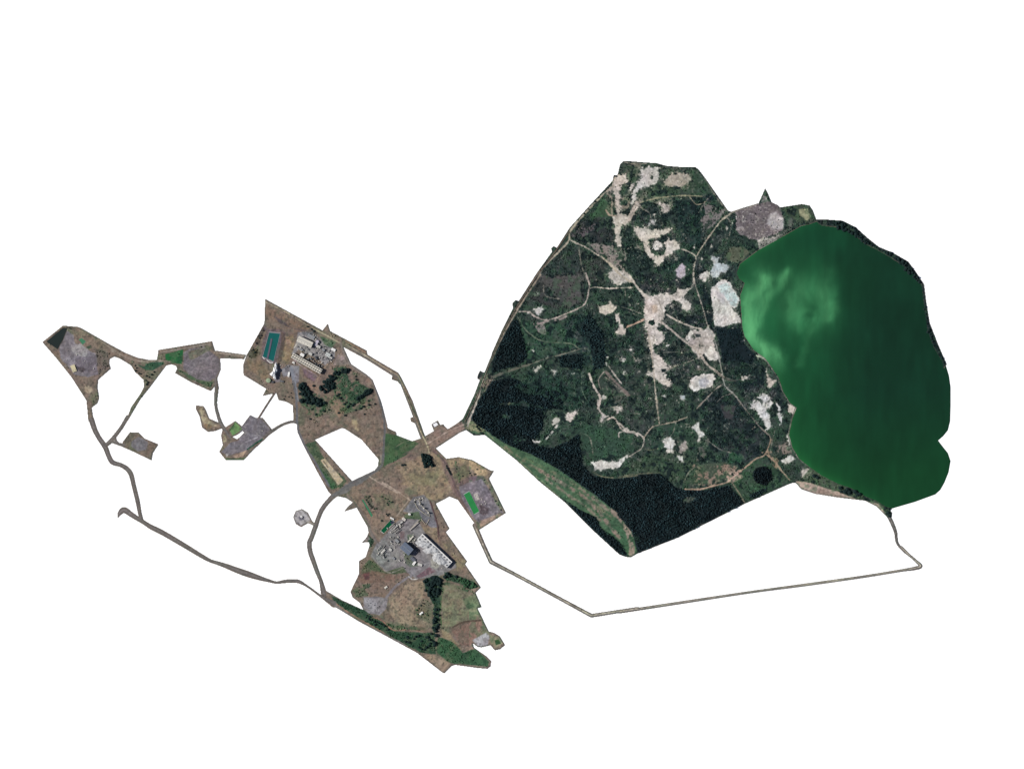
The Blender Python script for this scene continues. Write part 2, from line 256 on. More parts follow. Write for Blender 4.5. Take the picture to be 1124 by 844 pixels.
sand(V4,[(440,350),(510,350),(550,330),(590,380),(590,440),(610,520),(600,535),(545,535),(520,500),(490,520),(460,500),(430,440),(400,400),(425,390)],(184,176,170),1,h=1)
paint(P(V4,[(465,375),(500,378),(505,395),(475,395)]),DARK,.9,.5,.5,vd=1); sand(V4,[(525,495),(570,450),(600,480),(612,530),(555,540)],(224,220,212),.3,h=3); sand(V4,[(418,395),(440,348),(456,370),(440,412)],(222,218,210),.3,h=3)
sand(V4,[(560,95),(630,42),(680,55),(710,110),(745,165),(725,210),(690,215),(750,275),(745,300),(650,332),(590,325),(570,170)],(206,204,200),.5,h=3)
paint(P(V4,[(610,80),(660,60),(700,100),(735,160),(720,205),(690,200),(650,140),(620,120)]),(184,206,204),.9,1.2,.8); paint(P(V4,[(590,110),(650,130),(650,190),(620,180)]),(176,172,178),.6,1.2,1)
sand(V4,[(435,690),(440,650),(510,620),(580,620),(600,650),(570,700),(520,720),(460,730)],(206,202,198),.9,h=1.3); paint(P(V4,[(490,660),(530,640),(555,670),(530,705),(495,700)]),(166,166,174),.9,.8,.5,vd=0)
sand(V4,[(375,755),(405,752),(405,775),(388,785),(373,775)],(170,178,182),.3)
sand(V4,[(830,770),(900,740),(950,800),(900,850),(810,835),(790,800)],(198,196,196),1.5,h=.35); sand(V6,[(790,20),(850,-5),(890,20),(930,100),(940,150),(915,180),(890,130),(860,90),(850,60)],(204,202,202),1.3,h=.6)
sand(V4,[(750,640),(790,625),(825,620),(790,655),(755,660)],SAND,1,h=.5); sand(V4,[(905,590),(920,640),(980,665),(940,705),(915,700)],(190,180,170),1,h=.6)
sand(V4,[(745,420),(765,405),(775,430),(755,437)],SAND,.4); sand(V4,[(800,500),(812,495),(812,515)],SAND,.3); sand(V4,[(840,505),(890,508),(915,545),(925,565),(890,530),(850,518)],(176,184,162),.3)
sand(V4,[(1040,820),(1060,805),(1100,850),(1090,870),(1040,860)],(200,184,174),.4); sand(V6,[(1040,20),(1095,45),(1075,95),(1050,60)],(204,190,180),.5)
sand(V6,[(975,20),(990,30),(1012,140),(990,150),(975,80)],(196,194,194),1,h=.2); sand(V6,[(990,370),(1060,335),(1085,360),(1030,390)],(206,202,200),.4); sand(V6,[(1030,210),(1045,205),(1070,290),(1050,295)],(200,194,188),.8,h=.5)
sand(V8,[(400,470),(430,455),(450,470),(430,500),(405,502)],(190,182,172),.5)
for (x, y, r) in ((20,530,14),(70,468,12),(118,535,16),(30,615,7),(280,760,6),(130,520,9),(485,575,9),(300,445,10)): sand(V4,[(x-r,y),(x,y-r),(x+r,y),(x,y+r)],(186,184,182),.9,h=.6)
for (x, y, r) in ((900,535,14),(810,535,9),(860,470,10),(820,615,7),(710,520,8),(575,465,14),(345,515,10),(385,605,13),(500,620,8),(690,350,8),(285,130,8),(255,480,9),(690,770,18),(705,560,10)): sand(V3,[(x-r,y),(x,y-r),(x+r,y),(x,y+r)],(176,178,172),.9,h=.5)
sand(V3,[(250,580),(300,570),(312,588),(265,612)],(186,184,176),.9,h=.5); sand(V3,[(250,215),(310,205),(322,225),(290,260),(265,250)],(206,204,202),.7,h=1); sand(V3,[(215,235),(235,235),(235,255),(218,252)],SAND,.3)
sand(V5,[(675,80),(740,65),(750,85),(710,135),(680,120)],(196,186,182),.7); sand(V5,[(600,120),(640,100),(645,130),(600,150)],(176,172,166),.8,h=.4); sand(V5,[(478,243),(522,250),(520,262),(485,260)],(200,198,196),.4)
sand(V5,[(835,375),(880,370),(1000,375),(1040,340),(1095,335),(1095,345),(1050,360),(1000,430),(940,420),(850,440),(850,400)],(204,200,196),.7); sand(V5,[(900,90),(940,95),(900,150),(885,130)],(196,190,186),.7)
sand(V5,[(985,50),(1030,35),(1020,60),(1000,95)],(186,174,170),.7); sand(V3,[(765,825),(800,820),(810,843),(780,850)],SAND,.4); sand(V6,[(0,40),(20,40),(15,60),(0,62)],SAND,.4)
sand(V6,[(265,245),(310,220),(340,240),(350,270),(320,310),(280,290)],(206,204,204),.8); sand(V6,[(350,260),(410,245),(420,290),(380,330),(340,300)],(140,132,130),1,h=.5); sand(V6,[(360,340),(390,340),(395,380),(360,370)],(196,194,194),.7,h=.6); sand(V6,[(285,300),(335,310),(330,320),(290,320)],SAND,.7,h=.5)
sand(V6,[(445,165),(490,135),(500,180),(530,215),(500,230),(485,255),(490,210)],(206,204,206),.6); sand(V6,[(20,170),(50,165),(60,190),(30,190)],SAND,.5)
# grass strip south west
paint(P(V5,[(115,150),(200,190),(300,260),(470,330),(600,400),(720,480),(860,580),(1000,690),(1124,820),(1124,900),(960,843),(900,790),(870,720),(780,680),(690,625),(520,500),(380,370),(180,210),(100,200)]),(74,104,78),1,.6,.5,cls=4,vd=.05,vt=0)
paint(P(X4,[(930,-20),(1080,0),(1140,60),(1124,140),(1080,180),(1060,160),(1030,120),(960,40)]),(66,100,74),1,.6,.5,cls=4,vd=.1,vt=0)
for (q, w_, c) in (([(300,280),(420,370),(540,440),(700,530),(860,640),(960,720)],2.2,(112,112,92)),([(520,430),(640,500),(760,570),(880,680),(960,780),(1010,843)],3.2,(136,120,110)),([(560,480),(680,570),(800,650),(900,740)],2.2,(128,118,106)),([(600,440),(740,520),(900,640),(1020,740),(1090,843)],2.6,(132,120,108)),([(960,660),(1020,730),(1080,843)],4.5,(142,126,116)),([(420,350),(560,420),(760,530)],1.6,(94,112,82))):
    line(curve(P(V5, q)), w_, c, .75, 1.3, 1.1, cls=4, vd=.05, speck=.55)
line(curve(P(X4, [(1060,10),(1080,60),(1090,120),(1085,160)])), 5, (140,128,116), .7, 1.3, 1., cls=4, speck=.4)
paint(P(V5,[(120,190),(60,175),(90,125),(150,120),(190,180),(180,210)]),(138,138,108),.9,1,1.5,speck=.6,vd=.3,vt=0)
# dark plantations
def forest(pl, c=FOR, amp=.8, vt=1.): paint(pl, c, 1, .6, amp, vd=.9, vt=vt)
forest(P(V3,[(115,285),(160,290),(190,400),(215,500),(200,550),(100,580),(0,615),(0,560),(60,400)]))
FA = P(V3,[(0,665),(130,640),(200,680),(330,720),(420,740),(450,843)])+P(V5,[(240,20),(420,0),(540,40),(540,170),(470,250),(520,280),(600,290),(700,250),(760,200),(770,300),(790,400),(850,460),(950,480),(1124,470)])+\
    P(V6,[(0,475),(130,452),(250,450),(300,490),(340,530),(400,550),(470,545),(520,550),(670,520),(770,630),(360,843)])+P(X4,[(1124,150),(1090,20),(1000,-80)])+P(V5,[(1000,690),(860,580),(720,480),(600,400),(470,330),(300,260),(200,190),(120,140)])+P(X1,[(960,690),(1010,580)])
forest(FA)
paint(P(V6,[(385,600),(470,590),(460,610),(400,640)]),(96,98,92),.7,1,1,vt=0,speck=.4); paint(P(V6,[(470,770),(530,745),(520,765),(490,775)]),(120,116,110),.8,.8,.5,vt=0)
paint(P(V3,[(120,700),(200,660),(330,640),(500,680),(560,843),(420,843),(300,760)]),(44,70,60),.7,2,3,vt=.35,vd=1,speck=.3)
paint(P(V5,[(360,200),(440,230),(420,280),(370,260)]),(48,78,66),.7,1,1.5,vt=.1,speck=.3); paint(P(V5,[(280,80),(340,90),(330,110),(280,100)]),(60,84,74),.6,1,.8,vt=.2)
forest(P(V5,[(690,622),(780,680),(870,720),(900,790),(960,830)])+P(X4,[(960,40),(1010,80),(1060,160),(1050,175),(1010,160),(840,0)])+P(V5,[(780,735)]),(24,36,40),.4)
forest(P(V3,[(610,250),(690,380),(700,480),(695,590),(620,600),(615,480),(540,320)]),(30,46,48),2,.7); forest(P(V3,[(400,500),(560,490),(560,600),(430,570)]),(26,42,44),2,.7)
forest(P(V4,[(600,340),(750,340),(770,430),(840,510),(820,560),(700,540),(640,560),(610,420)]),(24,38,44),1,.5)
forest(P(V6,[(825,440),(850,412),(900,402),(940,432),(945,490),(900,523),(850,508),(828,480)]),(15,23,27),.8)
forest(P(V6,[(800,580),(840,560),(910,540),(900,560),(850,590),(810,600)]),(26,40,42),.8)
# lake fringe
paint(P(V7,[(465,205),(510,205),(580,210),(640,240),(690,285),(740,325),(800,350),(870,390),(900,430),(940,490),(950,570),(965,660),(1000,750),(1040,843)])+list(reversed(SHORE_NE)),(26,40,42),1,.3,.2,vd=.9)
FRINGE = P(V7,[(520,195),(600,200),(700,270),(800,330),(880,380),(950,480),(975,660),(1050,840),(1000,843),(930,640),(900,470),(800,400),(650,280)])
_s = sub(FRINGE, 1); _X, _Y = np.meshgrid(XS[_s[1]], YS[_s[0]]); NOV = np.zeros((GH, GW), bool); NOV[_s] = sdf(FRINGE, _X, _Y) > 0
paint(P(V7,[(350,145),(400,137),(435,143),(450,165),(465,210),(430,225),(400,225),(340,190),(310,155)]),(62,78,62),1,.5,.5,vd=.5); paint(P(V7,[(385,160),(430,155),(445,200),(425,215),(395,190)]),(158,158,126),.9,.8,1,vd=.1)
paint(P(V7,[(290,145),(340,190),(395,215),(300,285),(215,335),(215,305),(300,280),(345,235),(320,190),(280,150)]),(96,98,94),.8,1,1,vd=.3,speck=.4)
line([(p[0]-.6, p[1]) for p in SHORE_W[13:27]], .9, (170,164,150), .8, cls=1)
paint(P(V8,[(440,455),(490,490),(560,525),(680,580),(730,600),(800,634),(790,690),(730,625),(560,586),(460,570),(400,550),(375,522),(400,505)]),(72,92,70),1,.5,.3,vd=.5)
paint(P(V8,[(375,515),(430,520),(560,560),(640,592),(740,615),(780,670),(730,630),(680,602),(560,588),(460,572),(400,552)]),(172,154,140),1,.6,.5,vd=0)
paint(P(V8,[(480,545),(560,575),(640,592),(560,584),(470,565)]),(128,112,100),.7,.6,.3)
# tracks in the main block
TR=(172,162,150)
def tr(v, pts, w=1.3, c=TR, a=.9, sp=0): 
    q = curve(P(v, pts)); line(q, w, c, a, .45, .5, speck=sp)
tr(V5,[(75,160),(100,90),(135,0)],1.3,(190,186,176)); tr(X1,[(935,740),(975,650),(1020,540),(1050,430),(1080,350),(1124,240)],1.5,(178,170,158))
tr(V3,[(0,530),(60,400),(150,240),(180,190),(300,10)],1.9,(150,138,124)); tr(V2,[(250,840),(330,740),(465,600),(480,540),(520,480),(620,370),(700,290),(750,250)],1.9,(164,154,138))
line(P(V3,[(0,500),(70,350),(150,210),(280,10)])+P(V2,[(400,640),(480,520)]),1.1,(96,84,76),.8)
line(P(X1,[(905,715),(1000,520),(1050,400),(1115,240)]),2.0,(74,92,76),.8,cls=4,vd=.6)
tr(V2,[(475,580),(540,610),(600,640),(720,720),(790,790),(850,843)],1.4,(168,160,146)); tr(V2,[(540,610),(540,660),(560,760),(595,843)],1,(128,124,112),.7)
tr(V3,[(580,0),(600,60),(600,100),(580,180),(540,215),(460,250),(400,275),(330,290),(270,270),(230,240),(170,238)],1.5,(170,158,150)); tr(V3,[(605,95),(640,88),(720,95),(870,88)],1.4,(190,180,166))
tr(V3,[(260,330),(330,300),(420,285),(460,265)],2.2,(146,134,130),.8,.4)
tr(V3,[(850,20),(900,90),(935,130),(960,160)],2.4,(200,190,178)); tr(V3,[(835,330),(880,315),(940,285)],2,(190,158,140)); tr(V3,[(160,270),(200,340),(270,400),(340,425),(440,430),(500,440),(540,465),(590,465)],1.1,(104,112,96),.8)
tr(V3,[(540,470),(440,500),(340,525),(230,565),(100,605),(0,640)],1.2,(120,120,108),.8); tr(V3,[(230,565),(160,585),(60,620),(0,645)],2.6,(92,92,84),.6,.4)
tr(V3,[(600,620),(630,700),(670,770),(655,835)],2.2,(192,180,172),.95,.8); tr(V3,[(705,610),(770,680),(850,755)],2.6,(120,108,104),.85); tr(V3,[(720,575),(760,630),(800,680)],1.2,(176,166,158)); tr(V3,[(690,610),(658,660),(672,715)],1.2,(150,140,134))
tr(V3,[(590,470),(610,500),(620,560)],.8,(84,98,88),.7); tr(V3,[(555,610),(555,720),(590,790)],.8,(100,116,100),.7); tr(V3,[(960,360),(985,480),(1000,620),(1010,740),(1020,840)],1.5,(180,170,156))
tr(V4,[(290,255),(350,290),(430,325),(510,348)],2,(190,180,168)); tr(V4,[(255,300),(330,360),(400,420),(480,480),(540,560),(590,600),(640,640)],2.4,(178,168,158)); tr(V4,[(455,10),(470,80),(500,170),(525,250),(545,330)],1.2,(160,152,142),.9)
tr(V4,[(550,340),(590,420),(615,520),(635,620),(655,700),(710,750),(780,843)],1.5,(156,154,148)); tr(V4,[(635,685),(590,720),(540,770),(480,835)],1.2,(150,140,132)); tr(V4,[(480,525),(420,550),(340,575),(300,600)],1.1,(140,138,124)); tr(V4,[(460,60),(440,90),(410,110)],1,(150,146,138))
tr(V4,[(325,200),(360,290),(390,380)],1,(118,122,114),.8); tr(V4,[(270,490),(370,485)],1,(110,112,104),.7); tr(V4,[(590,600),(660,655),(720,665)],1.8,(96,90,84),.6)
tr(V1,[(0,680),(60,740),(120,800),(190,843)],1.5,(178,166,150)); tr(V1,[(240,355),(300,335),(400,318),(500,310),(640,315)],1.1,(150,146,120)); tr(V1,[(545,315),(590,365),(650,345)],1,(140,134,116)); tr(V1,[(800,420),(740,465),(690,530),(640,600),(590,680)],1.8,(170,160,144))
tr(V1,[(495,640),(540,655),(585,690),(570,760),(572,843)],1.5,(170,164,150)); tr(V1,[(640,205),(710,320),(780,405)],.9,(130,122,110),.8); tr(V1,[(800,415),(870,392),(970,360)],1.2,(150,140,132),.9)
tr(V1,[(35,295),(65,330),(65,400),(70,430)],1.1,(150,140,124)); tr(V1,[(20,270),(60,225),(90,200)],1.5,(170,158,140)); tr(V1,[(30,400),(50,430),(90,435)],1.6,(160,140,124),.8); tr(V1,[(140,100),(200,115),(280,112)],1,(160,150,138),.8)
tr(V5,[(880,0),(890,60),(930,100)],2.2,(180,172,166)); tr(V5,[(940,115),(980,105),(1030,180),(1100,200),(1124,215)],1.4,(184,174,164)); tr(V5,[(1010,225),(1010,200),(1050,185)],1,(180,172,166),.9); tr(V5,[(560,235),(600,190),(630,150)],2,(176,172,168),.9,.5)
tr(V5,[(850,440),(900,465),(990,475),(1124,460)],.9,(120,118,96),.8); tr(V6,[(0,140),(50,185),(100,195),(150,230),(140,290),(100,320),(60,345)],1.5,(176,168,158)); tr(V6,[(150,230),(200,165),(250,150),(340,130),(420,100)],1.3,(150,140,126)); tr(V6,[(235,-5),(238,70),(247,145)],1.2,(150,140,126))
tr(V6,[(140,290),(190,305),(240,295)],.9,(128,126,100),.8); tr(V6,[(475,50),(520,0)],1,(140,130,120)); tr(V6,[(0,465),(130,450),(250,445)],.8,(116,116,96),.7)
tr(V6,[(735,0),(800,80),(870,165),(920,210),(935,240)],1.1,(120,112,106)); tr(V6,[(935,240),(900,330),(840,360),(790,400),(740,440),(690,480),(660,505),(580,525),(500,545),(400,545)],1.7,(166,142,124)); tr(V6,[(900,325),(960,380),(1000,430),(1050,490)],1.5,(150,134,116)); tr(V6,[(690,500),(740,570),(775,635)],1.2,(130,120,106),.8)
bare(V6,[(680,440),(740,430),(760,470),(700,500),(650,500)],(186,156,144),.8,.5); bare(V6,[(880,320),(940,310),(980,370),(970,420),(920,350)],(160,130,112),.7,.4); tr(V6,[(820,175),(840,160)],.8,(120,112,104))
tr(V5,[(185,185),(260,260),(400,380),(560,520),(690,640)],.8,(140,140,112),.6)

for v, q in ((V3,[(760,200),(840,220),(930,255)]),(V3,[(320,70),(330,140),(420,160)]),(V3,[(820,80),(825,140)]),(V3,[(700,640),(840,760)]),(V3,[(970,380),(1000,400),(990,440)]),(V3,[(940,520),(900,540),(860,500)]),(V4,[(60,240),(110,260),(155,280)]),(V4,[(300,600),(260,640),(230,700)]),
 (V4,[(480,590),(520,600),(560,600)]),(V4,[(700,740),(640,760),(600,800)]),(V1,[(220,370),(300,420),(300,480)]),(V1,[(430,310),(440,360),(420,400)]),(V1,[(700,300),(760,380)]),(V1,[(690,300),(640,350),(600,420)]),(V2,[(700,300),(740,320),(745,430)]),(V1,[(120,430),(180,430),(240,380)]),
 (V6,[(350,130),(330,200),(300,230)]),(V6,[(540,240),(620,300),(690,320)]),(V6,[(960,180),(940,260),(930,330)]),(V6,[(400,500),(430,440),(480,400)]),(V5,[(890,60),(960,40),(1010,50)]),(V5,[(780,200),(830,230),(850,330)]),(V1,[(760,430),(800,480),(790,560)]),(V4,[(640,640),(720,660),(780,640)]),(V4,[(390,400),(440,440),(520,470)]),(V4,[(430,430),(520,400),(590,400)]),(V4,[(240,160),(270,260),(250,330)])):
    tr(v, q, .8, (138,132,122), .65)
# --- west side, yards and fields
def fld(v, pts, c, a=1., soft=.8, amp=.8, cls=0, vd=0., speck=0): paint(P(v, pts), c, a, soft, amp, cls=cls, vd=vd, speck=speck)
fld(W1,[(170,310),(240,160),(290,200),(300,260),(400,310),(470,350),(470,440),(480,500),(400,520),(290,500),(190,370)],(132,124,136),1,.8,.8,3)
fld(W1,[(270,290),(340,260),(400,310),(385,370),(290,350)],(168,162,164),.9,1,.5,3); fld(W1,[(290,350),(390,370),(460,350),(465,450),(380,500),(300,440)],(116,104,120),.8,1,.5,3); fld(W1,[(315,455),(340,440),(385,465),(350,485)],(84,74,82),.9,.6,.4,3)
fld(W1,[(255,435),(290,420),(312,465),(290,485)],(200,188,158),1,.3,.1,3); fld(W1,[(370,600),(410,575),(440,620),(410,655),(375,630)],(184,168,146),.9,.8,.6); fld(W1,[(450,300),(560,330),(560,440),(480,500),(470,380)],(110,104,98),.7,1,1,vd=.5)
fld(W1,[(390,290),(420,270),(440,300),(400,305)],(60,84,66),.8,.5,.4,vd=.3); fld(W1,[(280,160),(330,150),(520,260),(480,300),(300,220)],(146,128,112),.6); fld(W1,[(340,560),(360,640),(420,740),(385,690)],(120,112,104),.7)
fld(W1,[(740,400),(830,440),(900,400),(970,400),(990,420),(900,470),(830,460)],(72,98,84),1,.7,.5,4,.2); fld(W1,[(1000,360),(1124,310),(1124,420),(1040,412)],(44,104,62),1,.5,.4,4,.1)
fld(W2,[(150,480),(290,450),(290,545),(200,550),(160,540)],(40,108,62),1,.6,.5,4,.05); fld(W2,[(0,560),(140,545),(60,600),(0,610)],(60,98,76),.9,.6,.5,4,.2)
fld(W2,[(290,480),(330,450),(440,430),(520,480),(568,520),(575,600),(540,670),(480,700),(380,680),(290,600)],(124,112,122),1,.8,.8,3); fld(W2,[(330,470),(480,420),(510,440),(420,500),(340,530)],(110,116,96),.8,1,1)
fld(W2,[(240,600),(350,680),(500,740),(520,700),(400,680),(300,620)],(76,100,74),.9,.7,.5,4,.3); tr(W2,[(110,475),(300,440),(500,405)],1.6,(146,136,128)); fld(W2,[(420,440),(450,430),(440,465)],(170,166,156),.7)
tr(W2,[(0,535),(90,530),(200,545)],1.2,(150,136,126)); tr(W1,[(480,230),(640,340),(780,395),(930,400),(1010,395)],1.1,(158,146,134)); tr(W1,[(500,270),(620,345)],.6,(170,158,146),.7)
tr(W2,[(530,470),(650,485),(770,500)],1.3,(170,158,144)); 
tr(W3,[(225,85),(400,170),(560,270),(700,345),(800,400)],.9,(190,180,152)); line(P(W3,[(225,65),(400,155),(650,300)]),.9,(78,76,66),.7)
fld(W3,[(225,100),(560,290),(480,320),(300,230),(230,180)],(142,118,102),.8,1,1); fld(W3,[(280,190),(380,240),(400,275),(330,250)],(84,78,84),.8,.8,.8); fld(W3,[(160,350),(210,260),(240,290),(200,380),(190,520),(240,560),(300,560),(350,450),(380,320),(330,290),(240,290)],(112,98,106),.9,.7,.5)
fld(W3,[(80,520),(180,540),(250,620),(240,690),(100,620)],(136,118,96),.8,1.2,1); fld(W3,[(110,430),(160,440),(150,520),(90,500)],(84,84,66),.7,1,1,vd=.5); fld(W3,[(375,350),(440,330),(440,480),(390,560),(350,520)],(156,138,108),.9,1,.8); fld(W3,[(380,370),(430,380),(400,430)],(176,142,124),.7,.8,.5)
fld(W3,[(340,310),(380,330),(370,420),(345,500),(350,420)],(92,80,70),.6,.5,.4)
fld(W3,[(470,310),(600,330),(760,450),(760,520),(680,570),(630,520),(480,450),(440,500),(420,480),(460,400)],(152,150,152),1,.8,.6,3); fld(W3,[(500,310),(590,310),(600,360),(520,345)],(98,104,112),.9,.7,.4,3)
fld(W3,[(400,570),(480,580),(480,700),(440,720),(420,650),(360,660),(340,600)],(140,142,158),.9,.8,.5,3); fld(W3,[(500,590),(620,650),(600,700),(520,650)],(126,104,122),.8,1,.6); fld(W3,[(300,560),(340,580),(340,700),(290,700)],(134,122,136),.7,.8,.6,3)
fld(W3,[(640,340),(770,390),(750,420),(690,420)],(112,124,96),.8,.8,.6,4); fld(W3,[(780,480),(830,500),(860,560),(790,570),(740,570)],(164,148,148),.8,.8,.5); tr(W3,[(420,590),(445,700),(470,843)],3.4,(136,140,152)); tr(W3,[(800,400),(840,500),(890,580),(1000,650),(1040,690),(1100,843)],1.8,(138,130,124))
tr(W4,[(20,0),(40,150),(45,300),(80,440),(200,640),(290,800)],2,(116,116,120)); tr(W4,[(640,0),(690,160),(720,320),(715,500),(700,640)],2.4,(130,122,120)); tr(W4,[(700,640),(600,700),(460,770),(380,830)],2.8,(118,116,116)); tr(X3,[(345,125),(420,105),(550,20)],3,(120,118,118)); tr(X3,[(430,130),(480,190),(540,270),(570,350),(600,400)],2.4,(132,124,118))
fld(Y6,[(500,160),(700,140),(740,350),(800,330),(1000,420),(980,480),(840,600),(700,680),(500,520),(540,300)],(58,90,68),.85,1.2,2,4,.6,speck=.55); fld(Y6,[(120,360),(350,500),(450,600),(380,700),(200,680),(160,620)],(52,84,66),.8,1.2,1.5,4,.7,speck=.6)
fld(Y6,[(540,520),(700,660),(600,780),(480,620),(420,560)],(160,132,112),.7,1.2,1); fld(Y6,[(260,350),(340,400),(330,500),(240,430),(170,370)],(164,134,112),.7,1,1); fld(Y6,[(680,260),(760,270),(740,330)],(170,136,124),.7)
fld(W4,[(470,290),(500,290),(540,350),(510,380),(470,340)],(188,170,138),.9,.8,.5); fld(W4,[(720,420),(810,400),(980,470),(850,590),(720,640)],(70,98,70),.95,.8,.7,4,.2); fld(W4,[(740,345),(805,380),(800,420),(735,400)],(104,98,84),.8)
fld(W4,[(100,480),(190,450),(240,560),(300,640),(430,760),(380,810),(300,800),(200,640)],(92,108,82),.9,1,.7,4,.15); fld(W4,[(200,620),(260,700),(370,800),(310,830),(240,720)],(66,104,72),.9,.7,.5,4,.2)
fld(W4,[(225,600),(258,583),(402,755),(362,792)],(202,184,150),1,.25,.15,1); fld(W4,[(240,605),(252,600),(290,655),(278,660)],(120,110,92),.9,.3,.2,1); line(P(W4,[(240,640),(330,760),(360,800)]),.7,(120,104,88),.8)
fld(W5,[(330,260),(390,235),(480,200),(610,160),(640,215),(400,365),(345,330)],(146,126,116),1,.8,.5); fld(W5,[(20,250),(110,270),(260,330),(140,430),(10,510)],(72,102,70),1,.8,.6,4,.1); fld(W5,[(270,420),(480,400),(560,560),(560,700),(400,760),(240,700),(150,640),(120,520)],(164,146,118),.75,1.5,2.5)
fld(W5,[(180,560),(420,560),(420,660),(250,640)],(124,124,96),.5,2,3); fld(W5,[(500,450),(600,435),(780,500),(820,560),(760,600),(680,520),(640,480),(540,520)],(176,154,124),.9,1,.8); fld(W5,[(550,530),(640,490),(680,560),(600,620),(550,600)],(118,116,92),.9,.8,.5)
fld(W5,[(430,400),(490,450),(560,620),(600,740),(560,740),(480,560)],(136,112,110),.8,.8,.6); fld(W5,[(570,640),(700,580),(780,580),(780,640),(600,670)],(116,100,108),.9,.8,.6); tr(W5,[(600,680),(680,655),(760,630)],1,(164,146,138))
tr(W5,[(190,0),(270,190),(330,310),(355,370),(360,400)],1.1,(196,186,156)); line(P(X1,[(405,400),(480,540),(560,720),(610,850)]),1.2,(72,86,68),.9,cls=4); line(P(X1,[(0,130),(150,215),(400,370),(430,430),(510,650),(590,840)]),.8,(192,182,156),.9); line(P(X1,[(0,100),(150,190)]),1.6,(160,128,106),.8)
tr(W5,[(380,360),(500,500),(560,680),(600,760),(640,843)],1.2,(124,100,100),.8); tr(W5,[(0,630),(90,680),(210,765)],1,(186,168,150)); tr(W5,[(355,330),(500,240),(640,180)],1,(180,160,150),.8)
fld(V5,[(20,530),(160,480),(220,560),(260,640),(300,690),(150,760),(90,700),(40,600)],(124,114,126),1,.8,.6,3); fld(V5,[(150,640),(210,660),(200,710),(150,700)],(84,66,72),.8,1.2,.8,3); fld(V5,[(150,740),(280,690),(290,705),(150,790)],(176,148,130),.8,1,.6); fld(V5,[(110,575),(135,565),(150,610),(125,615)],(198,186,176),1,.4,.6,3)
fld(V5,[(205,500),(230,520),(300,660),(280,680),(220,580)],(120,122,104),.8,.8,.5,vd=.3); fld(V5,[(0,600),(30,590),(110,720),(140,790),(120,800)],(150,126,112),.7)
# south complex
fld(W6,[(0,0),(480,80),(500,200),(380,330),(240,420),(150,300),(60,120)],(144,126,110),.9,1,1.5,speck=.7); fld(W6,[(200,80),(360,100),(380,200),(240,220)],(112,116,92),.6,1.5,2)
fld(W6,[(520,110),(600,95),(640,140),(680,230),(710,340),(660,350),(600,300),(500,230),(440,220)],(124,124,134),1,.6,.5,3); fld(W6,[(450,250),(560,220),(600,290),(480,340)],(92,110,84),.9,.8,.8,4); fld(W6,[(560,330),(700,350),(720,470),(640,400)],(156,140,116),.9,.8,.6)
fld(W6,[(290,420),(350,340),(430,280),(560,280),(600,380),(700,470),(830,600),(850,650),(700,730),(540,740),(470,690),(320,690),(190,570),(230,470)],(138,134,138),1,.8,.8,3)
fld(W6,[(200,560),(290,440),(350,450),(400,520),(420,600),(320,670)],(140,142,140),.9,.7,.4,3); fld(W6,[(240,520),(300,460),(340,520),(280,570)],(122,128,126),.8,.7,.4,3); fld(W6,[(540,720),(640,650),(700,680),(620,715),(560,735)],(132,88,104),1,.5,.4,3)
fld(W6,[(650,590),(700,570),(730,620),(700,670),(660,650)],(176,174,160),.9,.8,.5,3); fld(W6,[(410,380),(450,370),(450,440),(420,440)],(128,90,96),.7,.6,.4,3); fld(W6,[(440,540),(520,560),(560,640),(500,650),(460,620)],(96,110,96),.8,.8,.6,4); fld(W6,[(470,400),(520,400),(520,450),(480,450)],(110,124,110),.8,.5,.5,4)
fld(W6,[(760,690),(870,715),(985,762),(1032,800),(955,820),(860,772),(770,750)],(46,76,58),.9,.8,.6,4,.8)
fld(W6,[(180,590),(300,690),(440,650),(470,690),(380,700),(280,720),(140,640)],(82,98,72),.9,.7,.8,4,.5); fld(W6,[(60,700),(200,680),(420,720),(400,760),(120,780)],(128,104,92),.8,1.2,1.5); fld(W6,[(130,640),(200,640),(180,700),(120,700)],(86,102,76),.7,1,1.2,vd=.6); fld(W6,[(130,700),(180,690),(180,740),(150,740)],(124,78,82),.7,.8,.6)
fld(W6,[(165,390),(220,450),(180,510),(170,470)],(58,82,66),.95,.6,.4,4,.6); fld(W6,[(720,430),(840,560),(920,600),(940,640),(860,680),(850,600)],(148,140,108),.7,1,1.2,speck=.6); line(P(Y4,[(520,200),(580,400),(640,600),(650,760)])+P(W6,[(720,440)]),.9,(96,72,76),.9)
fld(X7,[(60,320),(230,310),(420,250),(560,180),(700,160),(560,300),(520,400),(560,600),(480,640),(240,600),(120,420)],(136,120,108),.6,1.5,1.5); fld(X7,[(220,400),(380,390),(520,420),(500,540),(420,620),(260,600),(215,540)],(148,138,146),1,.8,.6,3); fld(X7,[(230,430),(320,420),(310,500),(240,500)],(176,170,176),.8,.8,.6,3)
tr(X7,[(430,480),(520,380),(600,280),(740,170),(800,140)],2.6,(134,130,134)); fld(X7,[(520,400),(700,260),(960,180),(960,400),(880,500),(860,640),(1060,740),(800,760),(600,700),(530,560)],(164,146,124),.9,1.5,1.2); fld(X7,[(200,240),(300,230),(290,290),(210,290)],(70,92,72),.9,.8,.5,4,.6); fld(X7,[(210,130),(290,130),(280,180),(240,180)],(98,68,72),.8,.8,.6)
fld(W7,[(740,80),(780,40),(880,90),(900,120),(935,190),(960,190),(930,250),(880,260),(790,300),(745,290)],(132,135,108),.9,1.5,1.5); fld(W7,[(860,140),(940,110),(950,190),(880,200)],(106,122,94),.8,1.2,1.2,4); fld(W7,[(790,310),(870,275),(960,260),(980,320),(900,400),(850,400)],(138,112,102),.95,1,1); fld(W7,[(915,370),(990,330),(1010,350),(1000,400),(950,410)],(166,166,174),1,.6,.5,3,0,0)
